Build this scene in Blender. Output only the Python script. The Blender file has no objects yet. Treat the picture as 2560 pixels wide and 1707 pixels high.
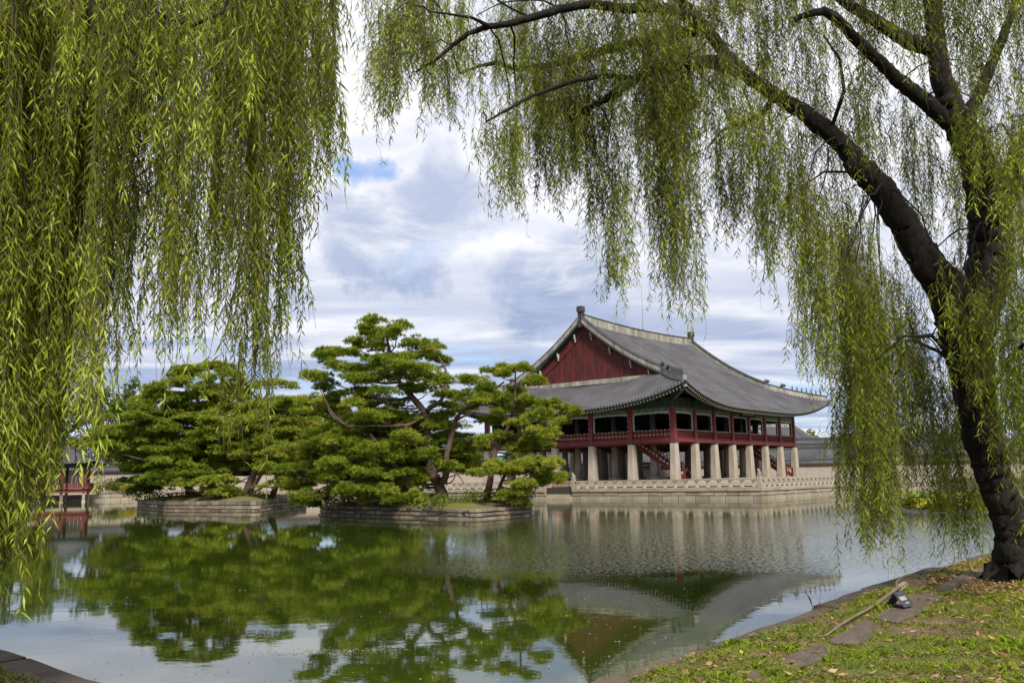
import bpy, bmesh, math, random
import numpy as np
from mathutils import Vector, Matrix

R = math.radians
SC = bpy.context.scene
COL = SC.collection
rnd = random.Random(7)
rng = np.random.default_rng(7)

# ------------------------------------------------------------------ camera
F, PITCH, ROLL, CH = 2227.6, 0.1524, -0.0185, 2.14      # focal length in pixels of the 2560 px frame
PW, PH = 2560.0, 1707.0
_fw = np.array([0, math.cos(PITCH), math.sin(PITCH)])
_up0 = np.array([0, -math.sin(PITCH), math.cos(PITCH)])
_rt = math.cos(ROLL) * np.array([1., 0, 0]) + math.sin(ROLL) * _up0
_up = -math.sin(ROLL) * np.array([1., 0, 0]) + math.cos(ROLL) * _up0
cam_d = bpy.data.cameras.new('camera')
cam = bpy.data.objects.new('camera', cam_d)
COL.objects.link(cam)
cam_d.sensor_width = 36.0
cam_d.lens = F / PW * 36.0
cam_d.clip_start, cam_d.clip_end = 0.1, 6000
m = Matrix.Identity(4)
for i in range(3):
    m[i][0], m[i][1], m[i][2] = _rt[i], _up[i], -_fw[i]
m[2][3] = CH
cam.matrix_world = m
SC.camera = cam
CAM = np.array([0, 0, CH])

def ray(px, py):
    return _fw + _rt * ((px - PW / 2) / F) - _up * ((py - PH / 2) / F)
def at(px, py, depth):
    return CAM + ray(px, py) * depth
def on_z(px, py, z):
    d = ray(px, py)
    return CAM + d * ((z - CH) / d[2])

# ------------------------------------------------------------------ light
SUN_EL, SUN_AZ = R(42), R(163)           # azimuth clockwise from +Y
SUN_STRENGTH, SKY_STRENGTH, EXPOSURE = 1.5, 0.10, 1.78
sd = bpy.data.lights.new('sun', 'SUN')
sd.energy, sd.angle, sd.color = SUN_STRENGTH, R(10), (1.0, 0.95, 0.87)
sun = bpy.data.objects.new('sun', sd)
COL.objects.link(sun)
to_sun = Vector((math.sin(SUN_AZ) * math.cos(SUN_EL), math.cos(SUN_AZ) * math.cos(SUN_EL), math.sin(SUN_EL)))
sun.rotation_euler = to_sun.to_track_quat('Z', 'Y').to_euler()
sun.location = (60, -60, 80)
SC.view_settings.view_transform = 'Standard'
SC.view_settings.look = 'None'
SC.view_settings.exposure = EXPOSURE
SC.view_settings.gamma = 1.0
SC.view_settings.use_curve_mapping = False

# ------------------------------------------------------------------ node helpers
class NT:
    def __init__(s, tree):
        s.t = tree; s.n = tree.nodes; s.l = tree.links
    def new(s, typ, **kw):
        nd = s.n.new(typ)
        for k, v in kw.items():
            if k.startswith('_'):
                key = k[1:]
                if key.isdigit(): key = int(key)
                else: key = key.replace('_', ' ')
                s.set(nd.inputs[key], v)
            else:
                setattr(nd, k, v)
        return nd
    def set(s, inp, v):
        if isinstance(v, bpy.types.NodeSocket): s.l.new(v, inp)
        elif isinstance(v, bpy.types.Node): s.l.new(v.outputs[0], inp)
        else:
            if hasattr(inp.default_value, '__len__') and not hasattr(v, '__len__'): v = [v] * len(inp.default_value)
            if hasattr(inp.default_value, '__len__') and len(inp.default_value) == 4 and len(v) == 3: v = (*v, 1)
            inp.default_value = v
    def math(s, op, a, b=0.0, c=None, clamp=False):
        nd = s.n.new('ShaderNodeMath'); nd.operation = op; nd.use_clamp = clamp
        s.set(nd.inputs[0], a); s.set(nd.inputs[1], b)
        if c is not None: s.set(nd.inputs[2], c)
        return nd.outputs[0]
    def vmath(s, op, a, b=(0, 0, 0)):
        nd = s.n.new('ShaderNodeVectorMath'); nd.operation = op
        s.set(nd.inputs[0], a)
        if op == 'SCALE': s.set(nd.inputs[3], b)
        else: s.set(nd.inputs[1], b)
        return nd.outputs[1] if op in ('DOT_PRODUCT', 'LENGTH', 'DISTANCE') else nd.outputs[0]
    def mix(s, f, a, b, blend='MIX'):
        nd = s.n.new('ShaderNodeMix'); nd.data_type = 'RGBA'; nd.blend_type = blend
        s.set(nd.inputs[0], f); s.set(nd.inputs[6], a); s.set(nd.inputs[7], b)
        return nd.outputs[2]
    def noise(s, vec, scale, detail=4.0, rough=0.55, dist=0.0):
        nd = s.n.new('ShaderNodeTexNoise')
        if vec is not None: s.l.new(vec, nd.inputs['Vector'])
        s.set(nd.inputs['Scale'], scale); s.set(nd.inputs['Detail'], detail)
        s.set(nd.inputs['Roughness'], rough); s.set(nd.inputs['Distortion'], dist)
        return nd.outputs[0]
    def ramp(s, fac, stops, interp='LINEAR'):
        nd = s.n.new('ShaderNodeValToRGB'); cr = nd.color_ramp; cr.interpolation = interp
        while len(cr.elements) < len(stops): cr.elements.new(0.5)
        for e, (p, c) in zip(cr.elements, stops):
            e.position = p
            e.color = (c, c, c, 1) if not hasattr(c, '__len__') else (*c, 1)
        s.l.new(fac, nd.inputs[0])
        return nd.outputs[0]
    def step(s, v, lo, hi):
        nd = s.n.new('ShaderNodeMapRange'); nd.interpolation_type = 'SMOOTHSTEP'
        s.set(nd.inputs[0], v); nd.inputs[1].default_value = lo; nd.inputs[2].default_value = hi
        nd.inputs[3].default_value = 0; nd.inputs[4].default_value = 1
        return nd.outputs[0]

# ------------------------------------------------------------------ sky (world): blue sky under broken cloud
world = bpy.data.worlds.new('World')
SC.world = world
world.use_nodes = True
w = NT(world.node_tree)
for nd in list(w.n): w.n.remove(nd)
w_out = w.new('ShaderNodeOutputWorld')
w_bg = w.new('ShaderNodeBackground')
sky = w.new('ShaderNodeTexSky', sky_type='NISHITA', sun_disc=False, sun_elevation=SUN_EL, sun_rotation=SUN_AZ)
sky.air_density, sky.dust_density, sky.ozone_density = 1.0, 0.6, 2.5
tc = w.new('ShaderNodeTexCoord')
dirv = tc.outputs['Generated']
sep = w.new('ShaderNodeSeparateXYZ'); w.l.new(dirv, sep.inputs[0])
dz = w.math('MAXIMUM', sep.outputs[2], 0.0)
den = w.math('ADD', dz, 0.09)
comb = w.new('ShaderNodeCombineXYZ')
w.set(comb.inputs[0], w.math('DIVIDE', sep.outputs[0], den))
w.set(comb.inputs[1], w.math('MULTIPLY', w.math('DIVIDE', sep.outputs[1], den), 1.0))
pl = comb.outputs[0]
big = w.noise(w.vmath('ADD', pl, (3.1, 1.7, 0)), 0.9, 7, 0.6, 0.4)
fine = w.noise(w.vmath('ADD', pl, (7.7, 4.2, 2)), 2.6, 8, 0.62, 0.7)
streak = w.noise(w.vmath('MULTIPLY', pl, (0.55, 1.5, 1)), 1.4, 6, 0.52, 0.6)
# cloud cover: broken everywhere, fullest at mid height
cover = w.math('ADD', w.math('MULTIPLY', big, 0.6), w.math('MULTIPLY', fine, 0.4))
wob = w.vmath('SCALE', w.vmath('SUBTRACT', w.new('ShaderNodeTexNoise', _Vector=dirv, _Scale=7.0, _Detail=9.0, _Roughness=0.62).outputs[1], (0.5, 0.5, 0.5)), 0.26)
dirw = w.vmath('NORMALIZE', w.vmath('ADD', dirv, wob))
def patch(px, py, r0, r1):
    """soft round patch of sky round a direction, its edge broken up by noise"""
    d = ray(px, py); d = d / np.linalg.norm(d)
    c = w.vmath('DOT_PRODUCT', dirw, tuple(d))
    return w.step(c, math.cos(r1), math.cos(r0))
SKY_PATCHES = dict(blue=[(868, 402, 0.0, 0.05)],
                   grey=[(1060, 520, 0.0, 0.075), (1000, 610, 0.0, 0.07), (1400, 720, 0.0, 0.09), (860, 600, 0.0, 0.06)],
                   white=[(1500, 560, 0.05, 0.20), (700, 640, 0.02, 0.16), (400, 300, 0.1, 0.3), (1150, 420, 0.01, 0.10), (930, 480, 0.0, 0.06), (1000, 250, 0.02, 0.14), (1900, 300, 0.1, 0.3)])
def union(lst, k):
    acc = None
    for q in lst:
        v = w.math('MULTIPLY', patch(*q), k)
        acc = v if acc is None else w.math('MAXIMUM', acc, v)
    return acc
cov = w.math('ADD', cover, union(SKY_PATCHES['white'], 0.18))
cov = w.math('SUBTRACT', cov, union(SKY_PATCHES['blue'], 0.20))
cov = w.step(cov, 0.30, 0.56)
lowband = w.math('SUBTRACT', 1.0, w.step(sep.outputs[2], 0.11, 0.30))      # streaked bluish bank of cloud near the horizon
greyf = w.math('ADD', w.math('MULTIPLY', lowband, w.ramp(streak, [(0.38, 0.18), (0.58, 1.0)])),
               w.math('MULTIPLY', union(SKY_PATCHES['grey'], 0.9), w.ramp(fine, [(0.35, 0.25), (0.6, 1.0)])), clamp=True)
greyf = w.math('MULTIPLY', greyf, 1.0, clamp=True)
cloud = w.mix(greyf, (0.305, 0.307, 0.318), (0.108, 0.134, 0.198))
cloud = w.mix(w.math('MULTIPLY', w.ramp(fine, [(0.42, 0.0), (0.66, 1.0)]), 0.6), cloud, (0.178, 0.195, 0.255))
nish = w.vmath('SCALE', sky.outputs[0], SKY_STRENGTH)
nish = w.mix(0.75, nish, (0.080, 0.112, 0.19))
skyc = w.mix(cov, nish, cloud)
w.l.new(skyc, w_bg.inputs[0])
w_bg.inputs[1].default_value = 1.0
w.l.new(w_bg.outputs[0], w_out.inputs[0])

# ------------------------------------------------------------------ materials
MATS = {}
def material(name, build):
    if name in MATS: return MATS[name]
    mt = bpy.data.materials.new(name); mt.use_nodes = True
    t = NT(mt.node_tree)
    bsdf = t.n['Principled BSDF']
    build(t, bsdf)
    MATS[name] = mt
    return mt

def plain(name, c1, c2=None, rough=0.7, scale=3.0, detail=6.0, bump=0.0, bscale=None, tint=None, spec=0.3, metal=0.0, stretch=None, contrast=(0.3, 0.7), bdist=0.02):
    """noise-mottled surface; tint = colour that the per-vertex 'tint' value mixes in"""
    def b(t, bs):
        co = t.new('ShaderNodeTexCoord').outputs['Object']
        v = co if stretch is None else t.vmath('MULTIPLY', co, stretch)
        n = t.noise(v, scale, detail, 0.6)
        col = t.mix(t.ramp(n, [(contrast[0], 0.0), (contrast[1], 1.0)]), c1, c2 or c1)
        if tint is not None:
            a = t.new('ShaderNodeAttribute', attribute_name='tint')
            col = t.mix(a.outputs['Fac'], col, tint)
        t.set(bs.inputs['Base Color'], col)
        bs.inputs['Roughness'].default_value = rough
        bs.inputs['Metallic'].default_value = metal
        bs.inputs['Specular IOR Level'].default_value = spec
        if bump:
            bn = t.new('ShaderNodeBump', _Strength=bump, _Distance=bdist)
            t.l.new(t.noise(v, bscale or scale * 6, 5, 0.6), bn.inputs['Height'])
            t.l.new(bn.outputs[0], bs.inputs['Normal'])
    return material(name, b)

def leafy(name, stops, trans=0.35, rough=0.55, tcol=None, spec=0.06):
    """leaf: colour from per-vertex tint through a ramp, lit through as well as on"""
    def b(t, bs):
        a = t.new('ShaderNodeAttribute', attribute_name='tint')
        col = t.ramp(a.outputs['Fac'], stops)
        t.set(bs.inputs['Base Color'], col)
        bs.inputs['Roughness'].default_value = rough
        bs.inputs['Specular IOR Level'].default_value = spec
        tr = t.new('ShaderNodeBsdfTranslucent')
        t.set(tr.inputs[0], t.mix(1.0, col, tcol or (1.25, 1.2, 0.6), 'MULTIPLY'))
        mx = t.new('ShaderNodeMixShader'); mx.inputs[0].default_value = trans
        t.l.new(bs.outputs[0], mx.inputs[1]); t.l.new(tr.outputs[0], mx.inputs[2])
        t.l.new(mx.outputs[0], t.n['Material Output'].inputs['Surface'])
    return material(name, b)

# ------------------------------------------------------------------ object helpers
def tag(o, label=None, cat=None, group=None, kind=None):
    if label: o['label'] = label
    if cat: o['category'] = cat
    if group: o['group'] = group
    if kind: o['kind'] = kind
    return o
def empty(name, loc, rz, label, cat, group=None):
    o = bpy.data.objects.new(name, None); COL.objects.link(o)
    o.location = loc; o.rotation_euler = (0, 0, rz); o.empty_display_size = 0.3
    return tag(o, label, cat, group)
def link(name, me, parent=None, loc=None):
    o = bpy.data.objects.new(name, me); COL.objects.link(o)
    if parent is not None: o.parent = parent
    if loc is not None: o.location = loc
    return o

class MB:
    """collects shapes into one mesh"""
    def __init__(s): s.v = []; s.f = []; s.m = []; s.t = []
    def add(s, vs, fs, mi=0, tint=0.0):
        o = len(s.v)
        s.v.extend([tuple(map(float, q)) for q in vs]); s.t.extend([tint] * len(vs))
        s.f.extend([tuple(i + o for i in q) for q in fs]); s.m.extend([mi] * len(fs))
    def box(s, c, size, rz=0.0, mi=0, tint=0.0, top=None, jit=0.0, M=None):
        hx, hy, hz = [q / 2 for q in size]
        tx, ty = top if top else (1, 1)
        P = [(-hx, -hy, -hz), (hx, -hy, -hz), (hx, hy, -hz), (-hx, hy, -hz),
             (-hx * tx, -hy * ty, hz), (hx * tx, -hy * ty, hz), (hx * tx, hy * ty, hz), (-hx * tx, hy * ty, hz)]
        if jit: P = [tuple(q + rnd.uniform(-jit, jit) for q in p) for p in P]
        if M is not None: P = [tuple(M @ Vector(p)) for p in P]
        else:
            ca, sa = math.cos(rz), math.sin(rz)
            P = [(c[0] + p[0] * ca - p[1] * sa, c[1] + p[0] * sa + p[1] * ca, c[2] + p[2]) for p in P]
        s.add(P, [(0, 3, 2, 1), (4, 5, 6, 7), (0, 1, 5, 4), (1, 2, 6, 5), (2, 3, 7, 6), (3, 0, 4, 7)], mi, tint)
    def bar(s, a, b, wd, ht, mi=0, tint=0.0, upv=(0, 0, 1)):
        a, b = Vector(a), Vector(b); d = b - a; L = d.length
        if L < 1e-6: return
        z = d / L; x = z.cross(Vector(upv))
        if x.length < 1e-4: x = z.cross(Vector((1, 0, 0)))
        x.normalize(); y = x.cross(z) * -1
        P = []
        for q in (a, b):
            for sx, sy in ((-1, -1), (1, -1), (1, 1), (-1, 1)):
                P.append(q + x * (wd / 2 * sx) + y * (ht / 2 * sy))
        s.add(P, [(0, 1, 2, 3), (7, 6, 5, 4), (0, 4, 5, 1), (1, 5, 6, 2), (2, 6, 7, 3), (3, 7, 4, 0)], mi, tint)
    def tube(s, pts, rad, n=8, mi=0, tint=0.0, cap=True, rough=0.0, ridge=0.0):
        pts = [Vector(p) for p in pts]; k = len(pts); vs = []; fs = []
        rg = [1 + ridge * rnd.uniform(-1, 1) for _ in range(n)]
        t0 = (pts[1] - pts[0]).normalized()
        x = t0.cross(Vector((0.3, 0.9, 0.2)))
        if x.length < 1e-3: x = t0.cross(Vector((1, 0, 0)))
        x.normalize()
        for i in range(k):
            t = (pts[min(i + 1, k - 1)] - pts[max(i - 1, 0)]).normalized()
            x = (x - t * x.dot(t))
            if x.length < 1e-4: x = t.orthogonal()
            x.normalize(); y = t.cross(x)
            r = rad[i] if hasattr(rad, '__len__') else rad
            for j in range(n):
                a = 2 * math.pi * j / n
                rr = r * (1 + rough * rnd.uniform(-1, 1)) if rough else r
                if ridge:
                    rg[j] += (1 + ridge * rnd.uniform(-1, 1) - rg[j]) * .22; rr *= rg[j]
                vs.append(pts[i] + (x * math.cos(a) + y * math.sin(a)) * rr)
        for i in range(k - 1):
            for j in range(n):
                fs.append((i * n + j, i * n + (j + 1) % n, (i + 1) * n + (j + 1) % n, (i + 1) * n + j))
        if cap:
            fs.append(tuple(range(n - 1, -1, -1))); fs.append(tuple((k - 1) * n + j for j in range(n)))
        s.add(vs, fs, mi, tint)
    def lathe(s, c, prof, n=12, mi=0, tint=0.0, sq=1.0, rz=0.0):
        vs = []; fs = []
        for r, z in prof:
            for j in range(n):
                a = 2 * math.pi * (j + 0.5) / n + rz
                vs.append((c[0] + r * math.cos(a), c[1] + r * math.sin(a) * sq, c[2] + z))
        for i in range(len(prof) - 1):
            for j in range(n):
                fs.append((i * n + j, i * n + (j + 1) % n, (i + 1) * n + (j + 1) % n, (i + 1) * n + j))
        fs.append(tuple(range(n - 1, -1, -1))); fs.append(tuple((len(prof) - 1) * n + j for j in range(n)))
        s.add(vs, fs, mi, tint)
    def prism(s, poly, z0, z1, mi=0, tint=0.0, jit=0.0):
        n = len(poly)
        vs = [(x, y, z0) for x, y in poly] + [(x, y, z1 + rnd.uniform(-jit, jit)) for x, y in poly]
        fs = [tuple(range(n - 1, -1, -1)), tuple(range(n, 2 * n))]
        for i in range(n): fs.append((i, (i + 1) % n, n + (i + 1) % n, n + i))
        s.add(vs, fs, mi, tint)
    def grid(s, fn, nu, nv, mi=0, tint=0.0, flip=False):
        vs = [fn(i, j) for j in range(nv) for i in range(nu)]; fs = []
        for j in range(nv - 1):
            for i in range(nu - 1):
                q = (j * nu + i, j * nu + i + 1, (j + 1) * nu + i + 1, (j + 1) * nu + i)
                fs.append(q[::-1] if flip else q)
        s.add(vs, fs, mi, tint)
    def build(s, name, mats, parent=None, smooth=False, loc=None):
        me = bpy.data.meshes.new(name)
        me.from_pydata(s.v, [], s.f)
        if not isinstance(mats, (list, tuple)): mats = [mats]
        for q in mats: me.materials.append(q)
        me.polygons.foreach_set('material_index', s.m)
        if any(s.t):
            me.attributes.new('tint', 'FLOAT', 'POINT').data.foreach_set('value', s.t)
        if smooth: me.polygons.foreach_set('use_smooth', [True] * len(s.f))
        me.update()
        return link(name, me, parent, loc)

def fast_mesh(name, V, Fc, mat, tint=None, parent=None, extra=None):
    """V (n,3), Fc (m,k) all faces with k corners; extra = (V2, F2(k2), mat2) joined as a second material"""
    me = bpy.data.meshes.new(name)
    V = np.asarray(V, np.float32); Fc = np.asarray(Fc, np.int32)
    loops = [Fc.ravel()]; starts = [np.arange(len(Fc)) * Fc.shape[1]]; tots = len(Fc) * Fc.shape[1]
    mi = [np.zeros(len(Fc), np.int32)]
    tn = [np.zeros(len(V), np.float32) if tint is None else np.asarray(tint, np.float32)]
    VV = [V]
    if extra is not None:
        V2, F2 = np.asarray(extra[0], np.float32), np.asarray(extra[1], np.int32)
        loops.append(F2.ravel() + len(V)); starts.append(np.arange(len(F2)) * F2.shape[1] + tots)
        mi.append(np.ones(len(F2), np.int32)); tn.append(np.zeros(len(V2), np.float32)); VV.append(V2)
    VV = np.concatenate(VV); lp = np.concatenate(loops); st = np.concatenate(starts); mi = np.concatenate(mi)
    me.vertices.add(len(VV)); me.vertices.foreach_set('co', VV.ravel())
    me.loops.add(len(lp)); me.loops.foreach_set('vertex_index', lp)
    me.polygons.add(len(st)); me.polygons.foreach_set('loop_start', st.astype(np.int32))
    me.materials.append(mat)
    if extra is not None: me.materials.append(extra[2])
    me.polygons.foreach_set('material_index', mi)
    me.attributes.new('tint', 'FLOAT', 'POINT').data.foreach_set('value', np.concatenate(tn))
    me.update(calc_edges=True)
    return link(name, me, parent)

def block_wall(mb, path, levels, lens, inward, thick=0.45, gap=0.055, jit=0.03, tmax=0.9):
    """courses of separate stone blocks along a polyline; inward = +1 when the wall's body lies left of the path"""
    for k in range(len(path) - 1):
        a, b = Vector(path[k]).to_2d(), Vector(path[k + 1]).to_2d()
        d = b - a; L = d.length; d.normalize(); nrm = Vector((-d.y, d.x)) * inward
        for z0, z1, off in levels:
            s = 0.0
            while s < L - 0.02:
                ln = rnd.uniform(*lens)
                if L - s - ln < lens[0] * 0.6: ln = L - s
                c = a + d * (s + ln / 2) + nrm * (thick / 2 + off + rnd.uniform(0, jit))
                mb.box((c.x, c.y, (z0 + z1) / 2), (ln - gap, thick, z1 - z0 - gap), math.atan2(d.y, d.x), 0, rnd.random() ** 1.5 * tmax, jit=jit * 0.4)
                s += ln
# ------------------------------------------------------------------ frame of the palace grounds
YAW = 0.8789
UX = np.array([math.cos(YAW), math.sin(YAW)])        # along the pavilion's long front
VX = np.array([-math.sin(YAW), math.cos(YAW)])       # along its gable end
B0 = np.array([18.39, 102.96])                       # front corner column
LF, LS = 34.4, 28.5                                  # seven bays by five
def uv(u, v): return B0 + u * UX + v * VX

# ------------------------------------------------------------------ common materials
STONE = plain('granite', (0.36, 0.31, 0.24), (0.27, 0.235, 0.18), 0.85, 2.2, 8, 0.35, 14, tint=(0.25, 0.19, 0.13))
STONE_PALE = plain('pale_granite', (0.37, 0.32, 0.24), (0.25, 0.21, 0.15), 0.85, 1.6, 8, 0.25, 16, tint=(0.22, 0.165, 0.105))
STONE_COL = plain('column_granite', (0.36, 0.315, 0.255), (0.235, 0.19, 0.14), 0.85, 0.8, 9, 0.25, 14, stretch=(1.2, 1.2, 0.4), contrast=(0.36, 0.70))
STONE_DARK = plain('weathered_granite', (0.33, 0.265, 0.19), (0.16, 0.13, 0.095), 0.9, 2.0, 8, 0.4, 14, tint=(0.085, 0.07, 0.05))
JOINT = plain('dark_joint', (0.05, 0.042, 0.032), (0.035, 0.03, 0.024), 0.95)  # dark fill that shows in the gaps between stone blocks
KERB = plain('kerb_stone', (0.115, 0.095, 0.075), (0.045, 0.038, 0.031), 0.92, 4.5, 10, 1.0, 30, bdist=.03, spec=.1, tint=(0.20, 0.15, 0.11))
RED = plain('red_timber', (0.165, 0.028, 0.023), (0.11, 0.02, 0.018), 0.6, 3.0, 6)
RED_DK = plain('red_boards_weathered', (0.125, 0.0215, 0.019), (0.038, 0.012, 0.011), 0.75, 1.3, 9, 0.0, stretch=(1.0, 2.2, 0.35), contrast=(0.32, 0.68))
GREEN_DK = plain('dark_green_timber', (0.038, 0.070, 0.056), (0.022, 0.042, 0.035), 0.7, 4)
OLIVE = plain('painted_lintel', (0.15, 0.155, 0.095), (0.06, 0.095, 0.075), 0.7, 2.2, 5, contrast=(0.42, 0.58))
TEAL = plain('pale_teal_carving', (0.38, 0.45, 0.41), (0.22, 0.32, 0.29), 0.7, 4)
CREAM = plain('pale_paint', (0.50, 0.48, 0.38), (0.36, 0.36, 0.28), 0.7, 6)
TILE = plain('grey_roof_tile', (0.105, 0.101, 0.106), (0.055, 0.053, 0.059), 0.68, 0.35, 10, 0.3, 20, spec=0.3, contrast=(.33, .67))
TILE_DK = plain('dark_roof_tile', (0.055, 0.053, 0.055), (0.035, 0.034, 0.036), 0.7, 3)
TILE_END = plain('tile_end', (0.26, 0.245, 0.22), (0.15, 0.145, 0.135), 0.8, 5)
PLASTER = plain('ridge_plaster', (0.39, 0.365, 0.31), (0.15, 0.14, 0.115), 0.85, 0.8, 9, 0.15, 12, stretch=(1.6, 1.6, 0.35), contrast=(0.30, 0.66))
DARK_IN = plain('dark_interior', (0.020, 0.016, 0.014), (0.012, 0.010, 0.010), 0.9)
GREYPOST = plain('grey_inner_timber', (0.17, 0.17, 0.155), (0.11, 0.11, 0.10), 0.8, 2)
IRON = plain('grey_metal', (0.25, 0.27, 0.28), None, 0.45, metal=0.6)
GOLD = plain('gold_lettering', (0.42, 0.30, 0.03), (0.34, 0.24, 0.02), 0.5)
BLACK = plain('black_board', (0.008, 0.007, 0.007), None, 0.7)

# ------------------------------------------------------------------ water
def water_mat(t, bs):
    co = t.new('ShaderNodeTexCoord').outputs['Object']
    sp = t.new('ShaderNodeSeparateXYZ'); t.l.new(co, sp.inputs[0])
    wig = t.noise(co, 0.16, 4, 0.6)
    yy = t.math('ADD', sp.outputs[1], t.math('MULTIPLY', t.math('SUBTRACT', wig, 0.5), 5.0))
    xx = t.math('ADD', sp.outputs[0], t.math('MULTIPLY', t.math('SUBTRACT', wig, 0.5), 8.0))
    # a breeze ruffles the water off the terrace; it lies still near the bank and under the pines
    m1 = t.math('MULTIPLY', t.step(yy, 19.2, 23.0), t.math('SUBTRACT', 1.0, t.math('MULTIPLY', t.step(yy, 33, 50), 0.93)))
    m1 = t.math('MULTIPLY', m1, t.step(xx, -5.0, 2.5))
    m2 = t.math('MULTIPLY', t.step(t.noise(co, 0.09, 3, 0.5), 0.52, 0.70), 0.02)
    ruff = t.math('MAXIMUM', m1, m2)
    fine = t.noise(t.vmath('MULTIPLY', co, (1.0, 1.0, 1)), 10.0, 3, 0.55, 0.2)
    mid = t.noise(t.vmath('MULTIPLY', co, (0.8, 1.2, 1)), 2.6, 3, 0.5, 0.2)
    slow = t.noise(co, 0.75, 2, 0.5)
    fine = t.math('POWER', t.step(fine, 0.44, 0.82), 1.5)          # mostly flat, with separate little wavelets
    h = t.math('ADD', t.math('MULTIPLY', fine, t.math('ADD', t.math('MULTIPLY', ruff, 0.013), 0.00012)),
               t.math('ADD', t.math('MULTIPLY', mid, t.math('ADD', t.math('MULTIPLY', ruff, 0.005), 0.0007)),
                      t.math('MULTIPLY', slow, 0.0016)))
    bn = t.new('ShaderNodeBump', _Strength=1.0, _Distance=1.0)
    t.l.new(h, bn.inputs['Height'])
    murk = t.mix(t.noise(co, 0.35, 5, 0.6), (0.036, 0.053, 0.005), (0.025, 0.040, 0.004))
    t.set(bs.inputs['Base Color'], murk)
    bs.inputs['Roughness'].default_value = 0.02
    bs.inputs['IOR'].default_value = 1.75
    bs.inputs['Specular IOR Level'].default_value = 0.5
    t.l.new(bn.outputs[0], bs.inputs['Normal'])
WATER = material('pond_water', water_mat)
b = MB(); b.grid(lambda i, j: (-170 + 17 * i, -4 + 9.2 * j, 0), 20, 18)
tag(b.build('water', WATER), kind='structure')

# ------------------------------------------------------------------ ground round the pond
def ground_mat(t, bs):
    co = t.new('ShaderNodeTexCoord').outputs['Object']
    n = t.noise(co, 0.9, 8, 0.62); n2 = t.noise(co, 3.5, 8, 0.65)
    soil = t.mix(t.ramp(n2, [(0.35, 0), (0.65, 1)]), (0.23, 0.16, 0.10), (0.11, 0.072, 0.045))
    green = t.mix(t.ramp(n2, [(0.3, 0), (0.7, 1)]), (0.075, 0.11, 0.012), (0.15, 0.17, 0.028))
    t.set(bs.inputs['Base Color'], t.mix(t.ramp(n, [(0.40, 0), (0.60, .85)]), soil, green))
    bs.inputs['Roughness'].default_value = 0.95
    bs.inputs['Specular IOR Level'].default_value = 0.1
    bn = t.new('ShaderNodeBump', _Strength=0.8, _Distance=0.03); t.l.new(t.noise(co, 18, 6, 0.7), bn.inputs['Height'])
    t.l.new(bn.outputs[0], bs.inputs['Normal'])
GROUND = material('ground', ground_mat)
CRN = np.array([-1.1, 5.5])                     # near corner of the pond
nR = np.array([UX[1], -UX[0]])                  # away from the water, on the right bank
VL = np.array([-.7205, .6934])                  # the left bank's edge
nL = np.array([-.6934, -.7205])                                        # away from the water, on the left bank
pond = [CRN, CRN + UX * 97, (75, 97), (66, 122), (58, 136), (40, 138), (0, 142), (-36, 138.5), (-62, 131.5), (-92, 122), (-120, 110), CRN + VL * 92]
inner = [(float(p[0]), float(p[1])) for p in pond]
outer = [(-1500, -600), (1500, -600), (1500, 2600), (-1500, 2600)]
bm = bmesh.new()
zin = [0.42, 0.42] + [0.9] * 9 + [0.42]
vi = [bm.verts.new((x, y, z)) for (x, y), z in zip(inner, zin)]
vo = [bm.verts.new((x, y, 0.6)) for x, y in outer]
ed = [bm.edges.new((vi[i], vi[(i + 1) % len(vi)])) for i in range(len(vi))] + [bm.edges.new((vo[i], vo[(i + 1) % 4])) for i in range(4)]
bmesh.ops.triangle_fill(bm, edges=ed, use_beauty=True)
me = bpy.data.meshes.new('ground'); bm.to_mesh(me); bm.free(); me.materials.append(GROUND)
tag(link('ground', me), kind='structure')
# the pond's bed, so the banks are not seen through from the side
b = MB(); b.add([(-400, -60, -1.2), (400, -60, -1.2), (400, 300, -1.2), (-400, 300, -1.2)], [(0, 1, 2, 3)])
tag(b.build('pond_bed', JOINT), kind='structure')

BANK_Z = 0.50
def bank_h(x, y):
    return 0.03 * math.sin(x * 1.3 + y * 0.7) + 0.025 * math.sin(x * 2.9 - y * 2.1) + 0.012 * math.sin(7 * x + 5 * y)
def bank_z(x, y):
    d = (np.array([x, y]) - CRN) @ nR
    return BANK_Z + bank_h(x, y) + 0.05 * min(max(d, 0), 3)
b = MB()
def fb(i, j):
    a = -9 + 0.35 * i; d = 0.28 + (j / 59.0) ** 1.5 * 16
    p = CRN + UX * a + nR * d
    return (p[0], p[1], bank_z(p[0], p[1]))
b.grid(fb, 230, 60)
tag(b.build('grass_bank', GROUND, smooth=True), kind='structure')
b = MB()
def fb2(i, j):
    a = 0.0 + 0.35 * i; d = 0.25 + j * 0.5
    p = CRN + VL * a + nL * d
    return (p[0], p[1], BANK_Z + bank_h(p[0], p[1]) * 0.6)
b.grid(fb2, 70, 22, flip=True)
tag(b.build('left_bank', GROUND, smooth=True), kind='structure')

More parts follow.
